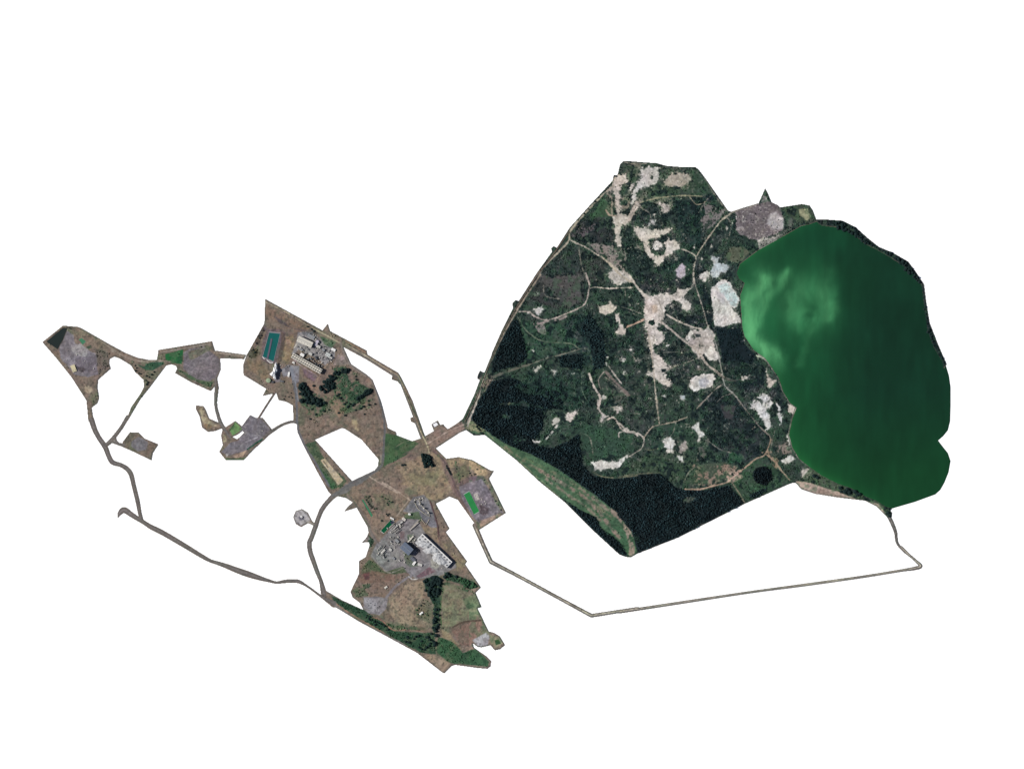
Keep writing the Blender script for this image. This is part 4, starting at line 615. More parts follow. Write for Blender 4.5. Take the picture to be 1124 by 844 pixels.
plants('scrub', x, y, .4+.65*r.random(n)**2, 1.2+3.4*r.random(n), np.clip(c*tone*np.array([1.0, 1.1, 1.02]), 0, .6), 'dome', M_SHRUB, 'low dark green scrub growing between the bare pumice clearings', 'scrub')

# ------------------------------------------------------------ things
class MB:
    def __init__(s): s.v = []; s.f = []
    def box(s, x0, y0, z0, x1, y1, z1):
        b = len(s.v); s.v += [(x0,y0,z0),(x1,y0,z0),(x1,y1,z0),(x0,y1,z0),(x0,y0,z1),(x1,y0,z1),(x1,y1,z1),(x0,y1,z1)]
        s.f += [tuple(b+i for i in q) for q in ((3,2,1,0),(4,5,6,7),(0,1,5,4),(1,2,6,5),(2,3,7,6),(3,0,4,7))]; return s
    def prism(s, pts, z0, z1):
        b = len(s.v); n = len(pts); s.v += [(p[0],p[1],z0) for p in pts]+[(p[0],p[1],z1) for p in pts]
        s.f += [tuple(b+i for i in reversed(range(n))), tuple(b+n+i for i in range(n))]+[(b+i, b+(i+1) % n, b+n+(i+1) % n, b+n+i) for i in range(n)]; return s
    def cyl(s, x, y, z0, z1, r, r2=None, n=14):
        r2 = r if r2 is None else r2; b = len(s.v)
        for (z, q) in ((z0, r), (z1, r2)): s.v += [(x+q*math.cos(2*math.pi*k/n), y+q*math.sin(2*math.pi*k/n), z) for k in range(n)]
        s.f += [tuple(b+i for i in reversed(range(n))), tuple(b+n+i for i in range(n))]+[(b+i, b+(i+1) % n, b+n+(i+1) % n, b+n+i) for i in range(n)]; return s
    def ring(s, x, y, z0, z1, r, ri, n=16):
        b = len(s.v)
        for (z, q) in ((z0, r), (z1, r*.92), (z1, ri), (z0, ri)): s.v += [(x+q*math.cos(2*math.pi*k/n), y+q*math.sin(2*math.pi*k/n), z) for k in range(n)]
        for L in range(4):
            for i in range(n): s.f.append((b+L*n+i, b+L*n+(i+1) % n, b+((L+1) % 4)*n+(i+1) % n, b+((L+1) % 4)*n+i))
        return s
    def tube(s, P_, r, n=8):
        P_ = [Vector(p) for p in P_]; b = len(s.v)
        for i, p in enumerate(P_):
            d = ((P_[i]-P_[i-1]).normalized() if i else Vector())+((P_[i+1]-P_[i]).normalized() if i < len(P_)-1 else Vector()); d.normalize()
            u = d.cross(Vector((0,0,1))); u = u.normalized() if u.length > .01 else Vector((1,0,0)); w = u.cross(d)
            s.v += [tuple(p+u*r*math.cos(2*math.pi*k/n)+w*r*math.sin(2*math.pi*k/n)) for k in range(n)]
        for i in range(len(P_)-1):
            for k in range(n): s.f.append((b+i*n+k, b+i*n+(k+1) % n, b+(i+1)*n+(k+1) % n, b+(i+1)*n+k))
        s.f += [tuple(b+k for k in range(n)), tuple(b+(len(P_)-1)*n+k for k in reversed(range(n)))]; return s
    def gable(s, L, W, z0, zr, ov=.6):
        b = len(s.v); l = L/2+ov; w = W/2+ov; t = .35
        s.v += [(-l,-w,z0),(l,-w,z0),(l,w,z0),(-l,w,z0),(-l,0,zr),(l,0,zr),(-l,-w,z0-t),(l,-w,z0-t),(l,w,z0-t),(-l,w,z0-t)]
        s.f += [tuple(b+i for i in q) for q in ((0,1,5,4),(2,3,4,5),(0,6,7,1),(2,8,9,3),(1,7,8,2,5),(3,9,6,0,4),(6,9,8,7))]; return s
    def me(s, name, mat):
        m = bpy.data.meshes.new(name); m.from_pydata(s.v, [], s.f); m.materials.append(mat); m.update(); return m
    def build(s, name, mat, parent=None, **tags):
        o = link(bpy.data.objects.new(name, s.me(name, mat)), parent)
        for k, v in tags.items(): o[k] = v
        return o
def thing(name, label, cat, x, y, ang=0, group=None, z=0.):
    o = bpy.data.objects.new(name, None); o.empty_display_size = 5; link(o); o.location = (wx(x), wy(y), z); o.rotation_euler.z = -math.radians(ang)
    o['label'] = label; o['category'] = cat
    if group: o['group'] = group
    return o
def clone(root, x, y, ang=0, label=None, sc=1., z=0., group=None):
    r_ = root.copy(); COLL.objects.link(r_); r_.location = (wx(x), wy(y), z); r_.rotation_euler.z = -math.radians(ang); r_.scale = (sc, sc, sc)
    if label: r_['label'] = label
    if group: r_['group'] = group
    for ch in list(root.children):
        c1 = ch.copy(); COLL.objects.link(c1); c1.parent = r_
        for g in ch.children: g1 = g.copy(); COLL.objects.link(g1); g1.parent = c1
    return r_
def hall(name, label, x, y, L, W, h, ang, wm, rm, rise=1.5, nwin=6, nvent=4, doors=1, vm=None, flat=False, ridge=True):
    L *= S; W *= S; t = thing(name, label, 'building', x, y, ang)
    MB().box(-L/2,-W/2,0,L/2,W/2,h).build('wall', wm, t)
    rf = (MB().box(-L/2-.3,-W/2-.3,h+.01,L/2+.3,W/2+.3,h+.6) if flat else MB().gable(L, W, h+.01, h+rise)).build('roof', rm, t)
    if ridge and not flat: MB().box(-L/2,-.5,h+rise-.25,L/2,.5,h+rise+.35).build('ridge_cap', vm or M_GREY, rf)
    zt = h+.6 if flat else h+rise*.55
    for k in range(nvent):
        xx = -L/2+(k+.5)*L/nvent; m = MB().box(xx-.8,-.28*W-.8,zt-.5,xx+.8,-.28*W+.8,zt+1.0); m.build('roof_vent', vm or M_GREY, rf)
    for k in range(nwin):
        xx = -L/2+(k+.5)*L/nwin
        for sgn in (-1, 1): MB().box(xx-1.2, sgn*(W/2+.02)-.05, h*.55, xx+1.2, sgn*(W/2+.02)+.05, h*.55+1.4).build('window', M_GLASS, t)
    for k in range(doors): MB().box(L/2-.04,-2.2+k*5,0.05,L/2+.12,2.2+k*5,4.5).build('door', M_DKG, t)
    return t
def cooling(name, label, x, y, L, W, h, ang, cols, rows, rfan, deck, lou, steam=False):
    L *= S; W *= S; t = thing(name, label, 'cooling tower', x, y, ang)
    MB().box(-L/2,-W/2,0,L/2,W/2,h).build('body', lou, t)
    MB().box(-L/2-.4,-W/2-.4,h+.01,L/2+.4,W/2+.4,h+.5).build('deck', deck, t)
    for sgn in (-1, 1): MB().box(-L/2-.4, sgn*(W/2+.1)-.25, h+.52, L/2+.4, sgn*(W/2+.1)+.25, h+1.7).build('parapet', M_WP, t)
    if steam: MB().box(-L/2-.2, W/2-2.4, h+.52, L/2+.2, W/2-.35, h+1.2).build('walkway', M_WP, t)
    for i in range(cols):
        for j in range(rows):
            fx = -L/2+(i+.5)*L/cols; fy = -W/2+(j+.5)*W/rows
            st = MB().ring(fx, fy, h+.52, h+3.2, rfan, rfan*.82).build('fan_stack', deck, t)
            f = MB()
            for b in range(6):
                a = b*math.pi/3; ca, sa = math.cos(a), math.sin(a); q = [(fx+u*ca-w*sa, fy+u*sa+w*ca) for u, w in ((.1,-.18),(rfan*.78,-.3),(rfan*.78,.3),(.1,.18))]
                f.prism(q, h+1.6, h+1.7)
            f.build('fan', M_DKG, st)
    for i in range(cols+1):
        fx = -L/2+i*L/cols
        for sgn in (-1, 1): MB().box(fx-.25, sgn*(W/2+.2)-.15, 0, fx+.25, sgn*(W/2+.2)+.15, h).build('frame_post', M_GREY, t)
    return t
def quad_pond(name, label, pts, wm, rim=M_LINER, rw=1., water_z=.25, rimz=.9):
    cx = sum(p[0] for p in pts)/len(pts); cy = sum(p[1] for p in pts)/len(pts)
    t = thing(name, label, 'pond', cx, cy)
    loc = [((p[0]-cx)*S, -(p[1]-cy)*S) for p in pts]
    MB().prism(loc[::-1] if _area(loc) < 0 else loc, .02, water_z).build('water', wm, t)
    out = []
    for p in loc:
        l = math.hypot(*p); out.append((p[0]*(1+rw*S/l), p[1]*(1+rw*S/l)))
    n = len(loc); m = MB(); b = 0
    for ring_, z in ((out, .03), (([((a[0]+b_[0])/2, (a[1]+b_[1])/2) for a, b_ in zip(out, loc)]), rimz), (loc, water_z+.05)): m.v += [(p[0], p[1], z) for p in ring_]
    for Lr in range(2):
        for i in range(n): m.f.append((Lr*n+i, Lr*n+(i+1) % n, (Lr+1)*n+(i+1) % n, (Lr+1)*n+i))
    m.build('bank', rim, t); return t, (cx, cy)
def _area(p): return sum(p[i][0]*p[(i+1) % len(p)][1]-p[(i+1) % len(p)][0]*p[i][1] for i in range(len(p)))/2
def bar(t, name, c0, pts, w, z0, z1, mat):
    m = MB()
    for i in range(len(pts)-1):
        a = Vector(((pts[i][0]-c0[0])*S, -(pts[i][1]-c0[1])*S)); b = Vector(((pts[i+1][0]-c0[0])*S, -(pts[i+1][1]-c0[1])*S)); d = (b-a).normalized(); u = Vector((-d.y, d.x))*w*S/2
        m.prism([tuple(a-u), tuple(b-u), tuple(b+u), tuple(a+u)], z0, z1)
    return m.build(name, mat, t)

# --- north power station
t, c0 = quad_pond('settling_pond', 'teal holding pond split by a long dark wall, left of the northern power station', P(Y1,[(150,282),(315,300),(215,727),(50,650)]), M_TEAL, rw=1.4)
bar(t, 'divider_wall', c0, P(Y1,[(185,375),(155,530),(118,690)]), 1.9, .3, 1.6, cmat('dark_wall', (92,88,104), var=.15)); bar(t, 'outlet_pad', c0, P(Y1,[(45,655),(75,690)]), .7, .9, 1.5, M_WP); bar(t, 'outlet_pad', c0, P(Y1,[(110,705),(160,745),(205,745)]), .7, .9, 1.5, M_WP)
hall('turbine_hall', 'cream roofed hall at the north end of the northern power station', 335, 375.3, 17, 6.2, 17, 25, M_CREAM, M_CREAMR, 1.6, 6, 5)
hall('annex_building', 'small grey annex beside the cream roofed hall', 341.5, 369.6, 8, 3.6, 7, 25, M_GREY, M_GREY, .8, 3, 5)
cooling('cooling_tower', 'long cream cooling tower bank with two rows of fans at the northern power station', 336.9, 399.0, 36.5, 5.3, 14, 29.5, 14, 2, 2.3, M_CREAMR, M_CREAM)
hall('plant_building', 'bright white boxy building between hall and cream cooling tower', 331.8, 389.6, 4, 3, 9, 28, M_WP, M_WP, 1, 2, 1, ridge=False)
hall('workshop', 'pale workshop roof east of the cream roofed hall', 347.6, 376.5, 2.6, 6, 8, 28, M_WP, cmat('lilac_roof', (190,184,198), var=.06), .8, 2, 2)
hall('office_building', 'low white office with short pitched roof east of the switchyard', 366, 383.8, 4.4, 2.4, 5, 28, M_WP, M_WP, .6, 3, 1, ridge=False)
hall('control_building', 'pale grey control building in the northern switchyard', 360, 389.5, 5, 3.6, 7, 28, M_GREY, cmat('pale_grey_roof', (196,200,198), var=.08), .6, 3, 2)
hall('store_shed', 'dark roofed store shed under the tracks near the white steam plume', 309.5, 418.4, 4, 1.6, 4, 10, M_GREY, M_DKG, .6, 1, 1)
hall('store_shed', 'small white shed on the lilac yard south of the cream cooling tower', 317, 411, 1.6, 5, 4, 10, M_WP, M_WP, .6, 1, 1, ridge=False)
hall('store_shed', 'small white shed at the southwest foot of the cream cooling tower', 322.2, 398, 2.2, 1.6, 4, 28, M_WP, M_WP, .6, 1, 1, ridge=False)
def tank(name, label, x, y, r, h, mat, group=None):
    t = thing(name, label, 'tank', x, y, 0, group); r *= S
    MB().cyl(0,0,0,h,r,n=24).build('shell', mat, t); rf = MB().cyl(0,0,h+.01,h+r*.18,r*1.02,r*.15,n=24).build('roof', mat, t); MB().cyl(0,0,h+r*.18,h+r*.18+.6,.5).build('vent', M_GREY, rf)
    MB().box(r-.05,-.4,0,r+.15,.4,h).build('ladder', M_GREY, t); return t
tank('storage_tank', 'pale green round tank west of the white steam plume', 294.6, 417.6, 2.5, 7, M_TANKG)
tank('storage_tank', 'small dark tank beside the pale green round tank', 299.4, 419.3, 1.3, 6, M_DKG)
# equipment skids: one prototype with parts, copied
SK = None
def skid(x, y, ang, sc, label, group):
    global SK
    if SK is None:
        SK = thing('condenser_unit', label, 'condenser', x, y, ang, group); SK.scale = (sc,)*3
        MB().box(-5,-3,0,5,3,.6).build('plinth', M_CONC, SK); MB().box(-4.2,-2.4,.62,4.2,2.4,6.5).build('housing', M_DKG, SK)
        MB().tube([(-4.4,0,7.6),(4.4,0,7.6)], 1.2, 10).build('duct', M_GREY, SK); m = MB()
        MB().ring(-2,0,6.5,8.6,1.5,1.2,12).build('fan_ring', M_GREY, SK); return SK
    return clone(SK, x, y, ang, label, sc, 0, group)
for (a, b) in ((715,500),(745,540),(700,600),(745,690),(790,690)): skid(Y1[0]+a/14.05, Y1[1]+b/14.05, 28, .75, 'dark equipment unit between the cream hall and the cream cooling tower', 'dark units beside the cream hall')
for (a, b) in ((835,720),(860,755),(890,780),(925,795),(960,800),(870,680)): skid(Y1[0]+a/14.05, Y1[1]+b/14.05, 60, .62, 'dark equipment unit along the north side of the cream cooling tower', 'dark units along the cream cooling tower')
for (a, b) in ((920,430),(940,500),(980,570),(1020,610)): skid(Y1[0]+a/14.05, Y1[1]+b/14.05, 60, .7, 'dark equipment unit in the row east of the lilac roofed workshop', 'dark units east of the workshop')
for (a, b) in ((1040,680),(1085,700),(1120,665)): skid(Y1[0]+a/14.05, Y1[1]+b/14.05, 20, .75, 'dark equipment unit beside the pale grey control building', 'dark units by the control building')
# gantries for the switchyards
GN = None
def gantry(x, y, ang, sc, label, group):
    global GN
    if GN is None:
        GN = thing('switchyard_gantry', label, 'gantry', x, y, ang, group); GN.scale = (sc,)*3
        for sx in (-9, 0, 9): MB().box(sx-.5,-.5,0,sx+.5,.5,9).build('post', M_CONC, GN)
        MB().box(-9.6,-.8,9.01,9.6,.8,9.8).build('beam', M_CONC, GN)
        for sx in (-6,-3,3,6): MB().cyl(sx,0,7.4,9,.3).build('insulator', M_DKG, GN)
        return GN
    return clone(GN, x, y, ang, label, sc, 0, group)
for k in range(5): gantry(349+k*1.9, 383+k*2.4, 118, .8, 'pale steel gantry in the northern switchyard east of the workshop', 'gantries of the northern switchyard')
for k in range(5): gantry(429.5+k*1.6, 575+k*1.5+2, -42, 1.0, 'pale steel gantry in the yard between the green pond and the red gravel', 'gantries beside the green pond')
for k in range(3): gantry(416+k*1.9, 601+k*3.0, -45, 1.0, 'pale steel gantry on the square southern substation pad', 'gantries of the southern substation')
TF = None
def transformer(x, y, ang, sc, label, group=None):
    global TF
    if TF is None:
        TF = thing('transformer', label, 'transformer', x, y, ang, group); TF.scale = (sc,)*3
        MB().box(-3,-2,0,3,2,.4).build('plinth', M_CONC, TF); MB().box(-2.4,-1.4,.42,2.4,1.4,4).build('case', M_WP, TF); MB().tube([(-2.2,0,4.9),(2.2,0,4.9)], .6, 10).build('oil_tank', M_GREY, TF)
        for sx in (-1.5, 0, 1.5): MB().cyl(sx,.9,4,5.8,.22,.12,8).build('bushing', M_DKG, TF)
        return TF
    o = clone(TF, x, y, ang, label, sc)
    return o
transformer(429, 594, 40, 1.3, 'white transformer at the north corner of the square substation pad')
transformer(421.2, 611.6, 40, 1.1, 'white transformer in the middle of the square substation pad')
transformer(438.6, 614.8, 40, 1.2, 'white transformer south west of the blue grey roofed hall')
transformer(425.3, 579.6, 40, .9, 'white transformer at the edge of the green pond')
transformer(414.3, 608.4, 40, .9, 'white transformer near the west corner of the square substation pad')
transformer(444, 608.7, 40, .9, 'white transformer below the south corner of the blue grey roofed hall')
EQ = {}
M_VES = cmat('vessel_paint', (150,148,142), var=.08)
def equipment(kind, x, y, ang, sc, label, group):
    if kind not in EQ:
        t = thing('equipment_'+('cabinet' if kind == 'pale' else 'skid' if kind == 'dark' else 'vessel'), label, 'equipment', x, y, ang, group); t.scale = (sc,)*3
        if kind == 'pale':
            MB().box(-2.4,-1.5,0,2.4,1.5,.3).build('plinth', M_CONC, t); MB().box(-2.1,-1.2,.31,2.1,1.2,4.2).build('case', M_WP, t); MB().box(-2.3,-1.4,4.21,2.3,1.4,4.5).build('roof', M_CREAMR, t)
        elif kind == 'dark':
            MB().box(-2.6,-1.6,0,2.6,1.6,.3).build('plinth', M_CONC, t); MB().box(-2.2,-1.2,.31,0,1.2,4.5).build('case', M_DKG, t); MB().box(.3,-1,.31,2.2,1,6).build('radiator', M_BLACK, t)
        else:
            MB().tube([(-4,0,3),(4,0,3)],1.3,10).build('shell', M_VES, t)
            for q in (-2.5, 2.5): MB().box(q-.4,-1,0,q+.4,1,1.9).build('saddle', M_CONC, t)
            MB().cyl(0,0,4.2,6,.4).build('nozzle', M_GREY, t)
        EQ[kind] = t; return t
    return clone(EQ[kind], x, y, ang, label, sc, 0, group)
def clutter(v, q, n, place, ang, kinds=('pale','dark','vessel'), dmin=1.5, smin=.5, smax=1.1):
    poly = P(v, q); xs = [p[0] for p in poly]; ys = [p[1] for p in poly]; got = []; tr_ = 0
    cx = (min(xs)+max(xs))/2; cy = (min(ys)+max(ys))/2
    while len(got) < n and tr_ < n*50:
        tr_ += 1; x_ = random.uniform(min(xs), max(xs)); y_ = random.uniform(min(ys), max(ys))
        if sdf(poly, np.array([[x_]]), np.array([[y_]]))[0, 0] < .1 or any((x_-a)**2+(y_-b)**2 < dmin**2 for a, b in got): continue
        got.append((x_, y_)); k = random.choice(kinds); a = math.degrees(math.atan2(-(y_-cy), x_-cx)) % 360
        sec = ('east','north east','north','north west','west','south west','south','south east')[int((a+22.5)//45) % 8]
        nm = {'pale':'white equipment cabinet','dark':'dark equipment skid','vessel':'pale horizontal vessel'}[k]
        equipment(k, x_, y_, ang+random.choice((0,90)), random.uniform(smin, smax), nm+' '+place+', '+sec+' side', nm+'s '+place)
clutter(Y1,[(590,470),(760,540),(800,640),(960,740),(1000,800),(940,820),(700,640),(560,600)], 26, 'between the northern hall and its cooling tower', 28)
clutter(Y1,[(830,480),(900,440),(1124,560),(1124,740),(1040,760),(860,640)], 30, 'in the northern switchyard', 28)
clutter(Y1,[(740,290),(900,330),(870,400),(760,350)], 8, 'behind the small grey annex', 28)
clutter(Y3,[(210,500),(330,400),(470,430),(450,640),(330,740),(180,640)], 20, 'on the square substation pad', 41, dmin=1.4)
clutter(Y3,[(340,330),(520,330),(560,400),(540,480),(400,450)], 16, 'north of the substation pad', 41)
clutter(Y3,[(680,330),(760,290),(830,460),(800,520),(700,420)], 16, 'between pipe gallery and grey cooling tower', 41, ('dark','vessel','pale'))
clutter(Y3,[(430,140),(560,90),(640,60),(600,170),(480,280),(400,280)], 22, 'in the gantry yard by the emerald pond', -42)
clutter(Y3,[(680,395),(720,430),(800,500),(870,560),(850,590),(780,540),(700,470),(650,425)], 12, 'added for shade north east of the blue grey hall', 41, ('dark',), 1.3, .7, 1.1)  # dark skids added to fill in the hall's north east shadow
clutter(Y3,[(560,600),(720,630),(800,740),(700,780),(560,700)], 12, 'south of the blue grey hall', 41)
clutter(Y4,[(260,160),(420,150),(440,200),(350,230),(280,240)], 9, 'at the top of the separator pad', 41)
clutter(Y5,[(640,620),(760,640),(960,740),(900,830),(680,800)], 8, 'beside the south end of the grey cooling tower', 43)
clutter(W1,[(270,250),(340,260),(470,350),(460,460),(330,480),(210,380)], 10, 'on the western gravel pad', 20, ('pale','dark'), 2, .4, .8)
clutter(X2,[(430,560),(520,470),(590,480),(640,560),(500,680),(380,720)], 8, 'on the lilac gravel pad', -30, ('pale','dark'), 2, .4, .7)
clutter(V5,[(110,570),(160,600),(230,600),(230,670),(160,640)], 6, 'beside the bright green pond', 60, ('pale','dark'), 1.5, .4, .8)
clutter(Y1,[(310,760),(560,760),(540,843),(300,843)], 8, 'on the lilac yard by the steam plume', 28, smin=.4, smax=.8)
clutter(X7,[(220,430),(400,400),(480,480),(400,600),(240,560)], 8, 'in the lilac yard of the southwest', -30, ('pale','dark'), 2, .4, .7)
# steam
def lump(x, y, rx, ry, h, z, seed, ang=0):
    r_ = random.Random(seed); m = MB(); nu, nv_ = 18, 10; ph = [r_.random()*6 for _ in range(4)]
    for j in range(nv_+1):
        v = j/nv_*math.pi
        for i in range(nu):
            u = i/nu*2*math.pi; k = 1+.16*math.sin(3*u+ph[0]+2*v)+.10*math.sin(5*u+ph[1]-3*v)+.08*math.sin(8*u+ph[2]+4*v)+.05*r_.random()
            X_ = rx*S*math.sin(v)*math.cos(u)*k; Y_ = ry*S*math.sin(v)*math.sin(u)*k; ca, sa = math.cos(-math.radians(ang)), math.sin(-math.radians(ang))
            m.v.append((x*S+X_*ca-Y_*sa, -y*S+X_*sa+Y_*ca, z+h*math.cos(v)*k))
    for j in range(nv_):
        for i in range(nu): m.f.append((j*nu+i, (j+1)*nu+i, (j+1)*nu+(i+1) % nu, j*nu+(i+1) % nu))
    return m
def merge(ms):
    m = MB()
    for q in ms:
        b = len(m.v); m.v += q.v; m.f += [tuple(i+b for i in f) for f in q.f]
    return m
def steam_mat(name, alpha):
    m = cmat(name, (246,246,248), var=.02); m.node_tree.nodes['Principled BSDF'].inputs['Alpha'].default_value = alpha; return m
M_STEAM = steam_mat('dense_steam', .96); M_STEAM2 = steam_mat('thin_steam', .34)
o = merge([lump(303-302, 401-409, 1.3, 2.6, 5, 9, 1), lump(302.2-302, 406-409, 2.3, 3.2, 7, 12, 2), lump(300-302, 410.6-409, 2.9, 2.6, 8, 14, 3), lump(301.8-302, 414-409, 1.5, 2.4, 5, 9, 4)]).build('steam_plume', M_STEAM)
o.location = (wx(302), wy(409), 0); o['label'] = 'dense white steam plume rising south of the teal pond'; o['category'] = 'steam'
# --- south power station
cooling('cooling_tower', 'long pale grey cooling tower bank with white parapet at the southern power station', 477.0, 604.2, 45, 9.0, 14, 43.3, 11, 2, 2.6, cmat('pale_deck', (196,196,198), var=.14, scale=.12), M_GREY, steam=True)
o = merge([lump(461-477, 596-604, 4.2, 3.4, 5, 22, 11), lump(466-477, 598-604, 5, 3, 6, 24, 12), lump(479-477, 612-604, 3.8, 4.8, 6, 24, 13), lump(474-477, 603-604, 5, 3.2, 5, 22, 14), lump(484-477, 616-604, 3.6, 3.6, 5, 22, 15), lump(469-477, 604-604, 4.2, 3.2, 5, 20, 16)]).build('steam_plume', M_STEAM2)
o.location = (wx(477), wy(604), 0); o['label'] = 'thin pale steam drifting over the southern grey cooling tower'; o['category'] = 'steam'
hall('turbine_hall', 'blue grey roofed turbine hall in the middle of the southern power station', 446.6, 601.6, 12.4, 8.4, 23, 41, M_GREY, M_BLUE, 1.4, 5, 4, ridge=True)
hall('plant_building', 'low dark plant building between the blue grey hall and grey cooling tower', 453.2, 613.4, 5.5, 3.5, 5, 41, M_DKG, cmat('slate_roof', (92,96,108), var=.1), .8, 3, 2)
t = hall('workshop', 'narrow cream pipe gallery building north of the blue grey hall', 450.6, 591.8, 9.5, 1.2, 6, -48, M_CREAM, M_CREAMR, .5, 2, 2, ridge=False)
hall('store_shed', 'long narrow pale shed running up from the cream pipe gallery', 454.6, 577.6, 12.5, .9, 5, -42, M_GREY, cmat('stone_roof', (170,162,158), var=.08), .5, 2, 2, ridge=False)
hall('store_shed', 'tiny white shed with dark east side on the grass north of the power station', 449.4, 564.2, 2.2, 1.7, 8, 20, M_WP, M_WP, .5, 1, 1, ridge=False)
hall('store_shed', 'small white shed at the north end of the green pond', 430.4, 568.9, 4.2, 1.2, 4, 30, M_WP, M_WP, .5, 1, 1, ridge=False)
hall('office_building', 'small white office at the top of the gantry yard beside the green pond', 443.3, 569.6, 3.8, 2.2, 5, 40, M_WP, cmat('ivory_roof', (222,214,204), var=.06), .5, 2, 1)
hall('office_building', 'pale rounded office south of the dark plant building', 454.6, 617.8, 2, 4.5, 5, 35, M_WP, M_WP, .6, 2, 1, ridge=False)
hall('pump_house', 'white pump house at the south east end of the grey cooling tower', 493.6, 617.4, 3, 2.4, 9, 43, M_WP, M_WP, .5, 1, 1, ridge=False)
hall('pump_house', 'white pump house on the small round well pad by the west road', X3[0]+163/5.275, X3[1]+248/5.275, 2, 1.4, 4, 30, M_WP, M_WP, .5, 1, 1, ridge=False)
hall('pump_house', 'bright pump house on the grass hillock inside the dry southern paddock', 462.4, 672.8, 4, 1.6, 4, -40, M_WP, M_WP, .6, 1, 1, ridge=False)
hall('pump_house', 'cream pump house at the bend of the yard track in the south west', 423.6, 644.4, 3.2, 1.8, 4, -35, M_CREAM, M_CREAMR, .6, 1, 1, ridge=False)
M_STONE = cmat('light_stone_roof', (196,194,190), var=.08)
for (x_, y_, L_, W_, h_, a_, lab, mm) in ((349.5,380.5,4,2.4,7,28,'small pale shed between lilac workshop and the gantries',M_STONE),(355,384,3,2,6,28,'small grey shed west of the pale grey control building',M_GREY),(330.5,383.5,4,1.6,6,28,'narrow grey shed just south of the cream roofed hall',M_GREY),
 (341,388.5,3,2.2,7,28,'small pale shed north of the middle of the cream cooling tower',M_STONE),(363,392.5,3,1.8,5,28,'low pale shed at the south east corner of the northern switchyard',M_STONE),(347,393,3.4,1.6,8,60,'narrow dark shed at the east end of the northern plant yard',M_DKG),
 (436,593.5,4,2.4,6,41,'small grey shed just west of the blue grey hall',M_GREY),(434,578.5,6,1.2,4,-42,'narrow pale shed along the gantry yard beside the emerald pond',M_STONE),(440,574,5,1.2,4,-42,'second narrow pale shed, nearer the tiny white shed',M_STONE),
 (420.5,605,5.5,1.6,5,-45,'long pale shed across the middle of the square substation pad',M_STONE),(428.5,603,3,2.2,5,41,'small pale shed east of the substation transformers',M_STONE),(461,619.5,4.5,2.2,5,20,'low pale shed north of the maroon gravel',M_STONE),(432,612.5,3,2,5,41,'small grey shed south of the substation pad',M_GREY)):
    hall('store_shed', lab, x_, y_, L_, W_, h_, a_, M_GREY, mm, .6, 1, 1, ridge=False)
for k, (a, b) in enumerate(((385,262),(450,325),(520,395))):
    tank('separator_vessel', ('northernmost', 'middle', 'southernmost')[k]+' of three tall steam separators on the grey pad', Y4[0]+(a-26)/14.05, Y4[1]+(b-8)/14.05, .85, 13, M_CREAM)
def pipeline(name, label, pts, z, r, mat=M_PIPE, step=60):
    cx, cy = pts[0]; t = thing(name, label, 'pipeline', cx, cy)
    L = [((p[0]-cx)*S, -(p[1]-cy)*S, z) for p in pts]; MB().tube(L, r, 8).build('pipe', mat, t)
    for i in range(len(L)-1):
        a, b = Vector(L[i]), Vector(L[i+1]); n_ = max(1, int((b-a).length/step))
        for k in range(n_): q = a.lerp(b, k/n_); MB().box(q.x-.3, q.y-.3, 0, q.x+.3, q.y+.3, z-r+.05).build('support', M_CONC, t)
    return t
pipeline('pipeline', 'cream pipe loop round the steam separators on the grey pad', P(Y4,[(390,180),(300,185),(285,230),(330,320),(430,400),(520,450),(500,380),(400,290),(350,200)]), 2.2, .9)
pipeline('pipeline', 'cream V shaped pipe south of the steam separators', P(Y4,[(380,480),(460,578),(510,490)]), 2.2, 1.1)
pipeline('pipeline', 'pipe running from the V shaped bend down to the cream pipe gallery', P(Y4,[(365,490),(230,630)]), 2.2, .8)
pipeline('pipeline', 'steam pipeline beside the pale track from the northern power station to the crossroads', P(X1,[(0,140),(150,225),(395,378),(420,425),(505,650),(585,850)]), 1.6, .55, M_GREY)
pipeline('pipeline', 'steam pipeline along the western edge of the geothermal scrub', P(X1,[(915,725),(1010,530),(1060,400),(1115,250)])+P(V3,[(65,370),(150,215),(280,12)])+P(V2,[(395,650),(478,530)]), 1.6, .7, cmat('brown_pipe', (120,104,92)))
pipeline('pipeline', 'thin pipeline along the southern conveyance road to the lake', P(X4,[(222,212),(400,306),(640,436),(836,543),(1124,498)])+P(X5,[(450,158),(830,106),(1000,79)]), 1.4, .5, M_GREY)
pipeline('pipeline', 'dark pipe along the fence east of the separators', P(Y4,[(525,210),(590,410),(645,610),(655,740)]), 1.2, .6, cmat('rust_pipe', (104,76,78)))
# ponds
quad_pond('settling_pond', 'emerald pond with white rim and navy north end at the southern power station', P(Y3,[(252,245),(405,75),(462,105),(300,283)]), M_GREENW, M_WP, rw=.45)
t = thing('pond_cover', 'navy floating cover on the north end of the emerald pond', 'cover', 431, 572.6, 0); bar(t, 'cover_sheet', (431, 572.6), [(429.4, 574.6),(431.9, 571.4)], 3.6, .3, .5, M_NAVY)
quad_pond('settling_pond', 'bright green pond on the grey pad east of the hub', P(W6,[(908,90),(950,66),(1025,218),(985,242)]), M_BRGREEN, cmat('light_rim', (168,182,176)), rw=.7)
quad_pond('settling_pond', 'narrow green ditch pond with pale east bank on the west side of the power station', P(Y7,[(240,400),(262,395),(410,640),(385,665)]), M_PALEG, cmat('rim_green', (150,172,148)), rw=.35)
quad_pond('settling_pond', 'black pond in the far western corner', P(W1,[(78,245),(205,140),(238,142),(205,230),(163,303)]), M_BLACKW, cmat('rim_dark', (96,90,82)), rw=.5)
quad_pond('settling_pond', 'small square green pond on the western pad', P(W1,[(328,230),(350,220),(380,245),(355,268)]), M_PALEG, cmat('rim_g2', (132,148,130)), rw=.5)
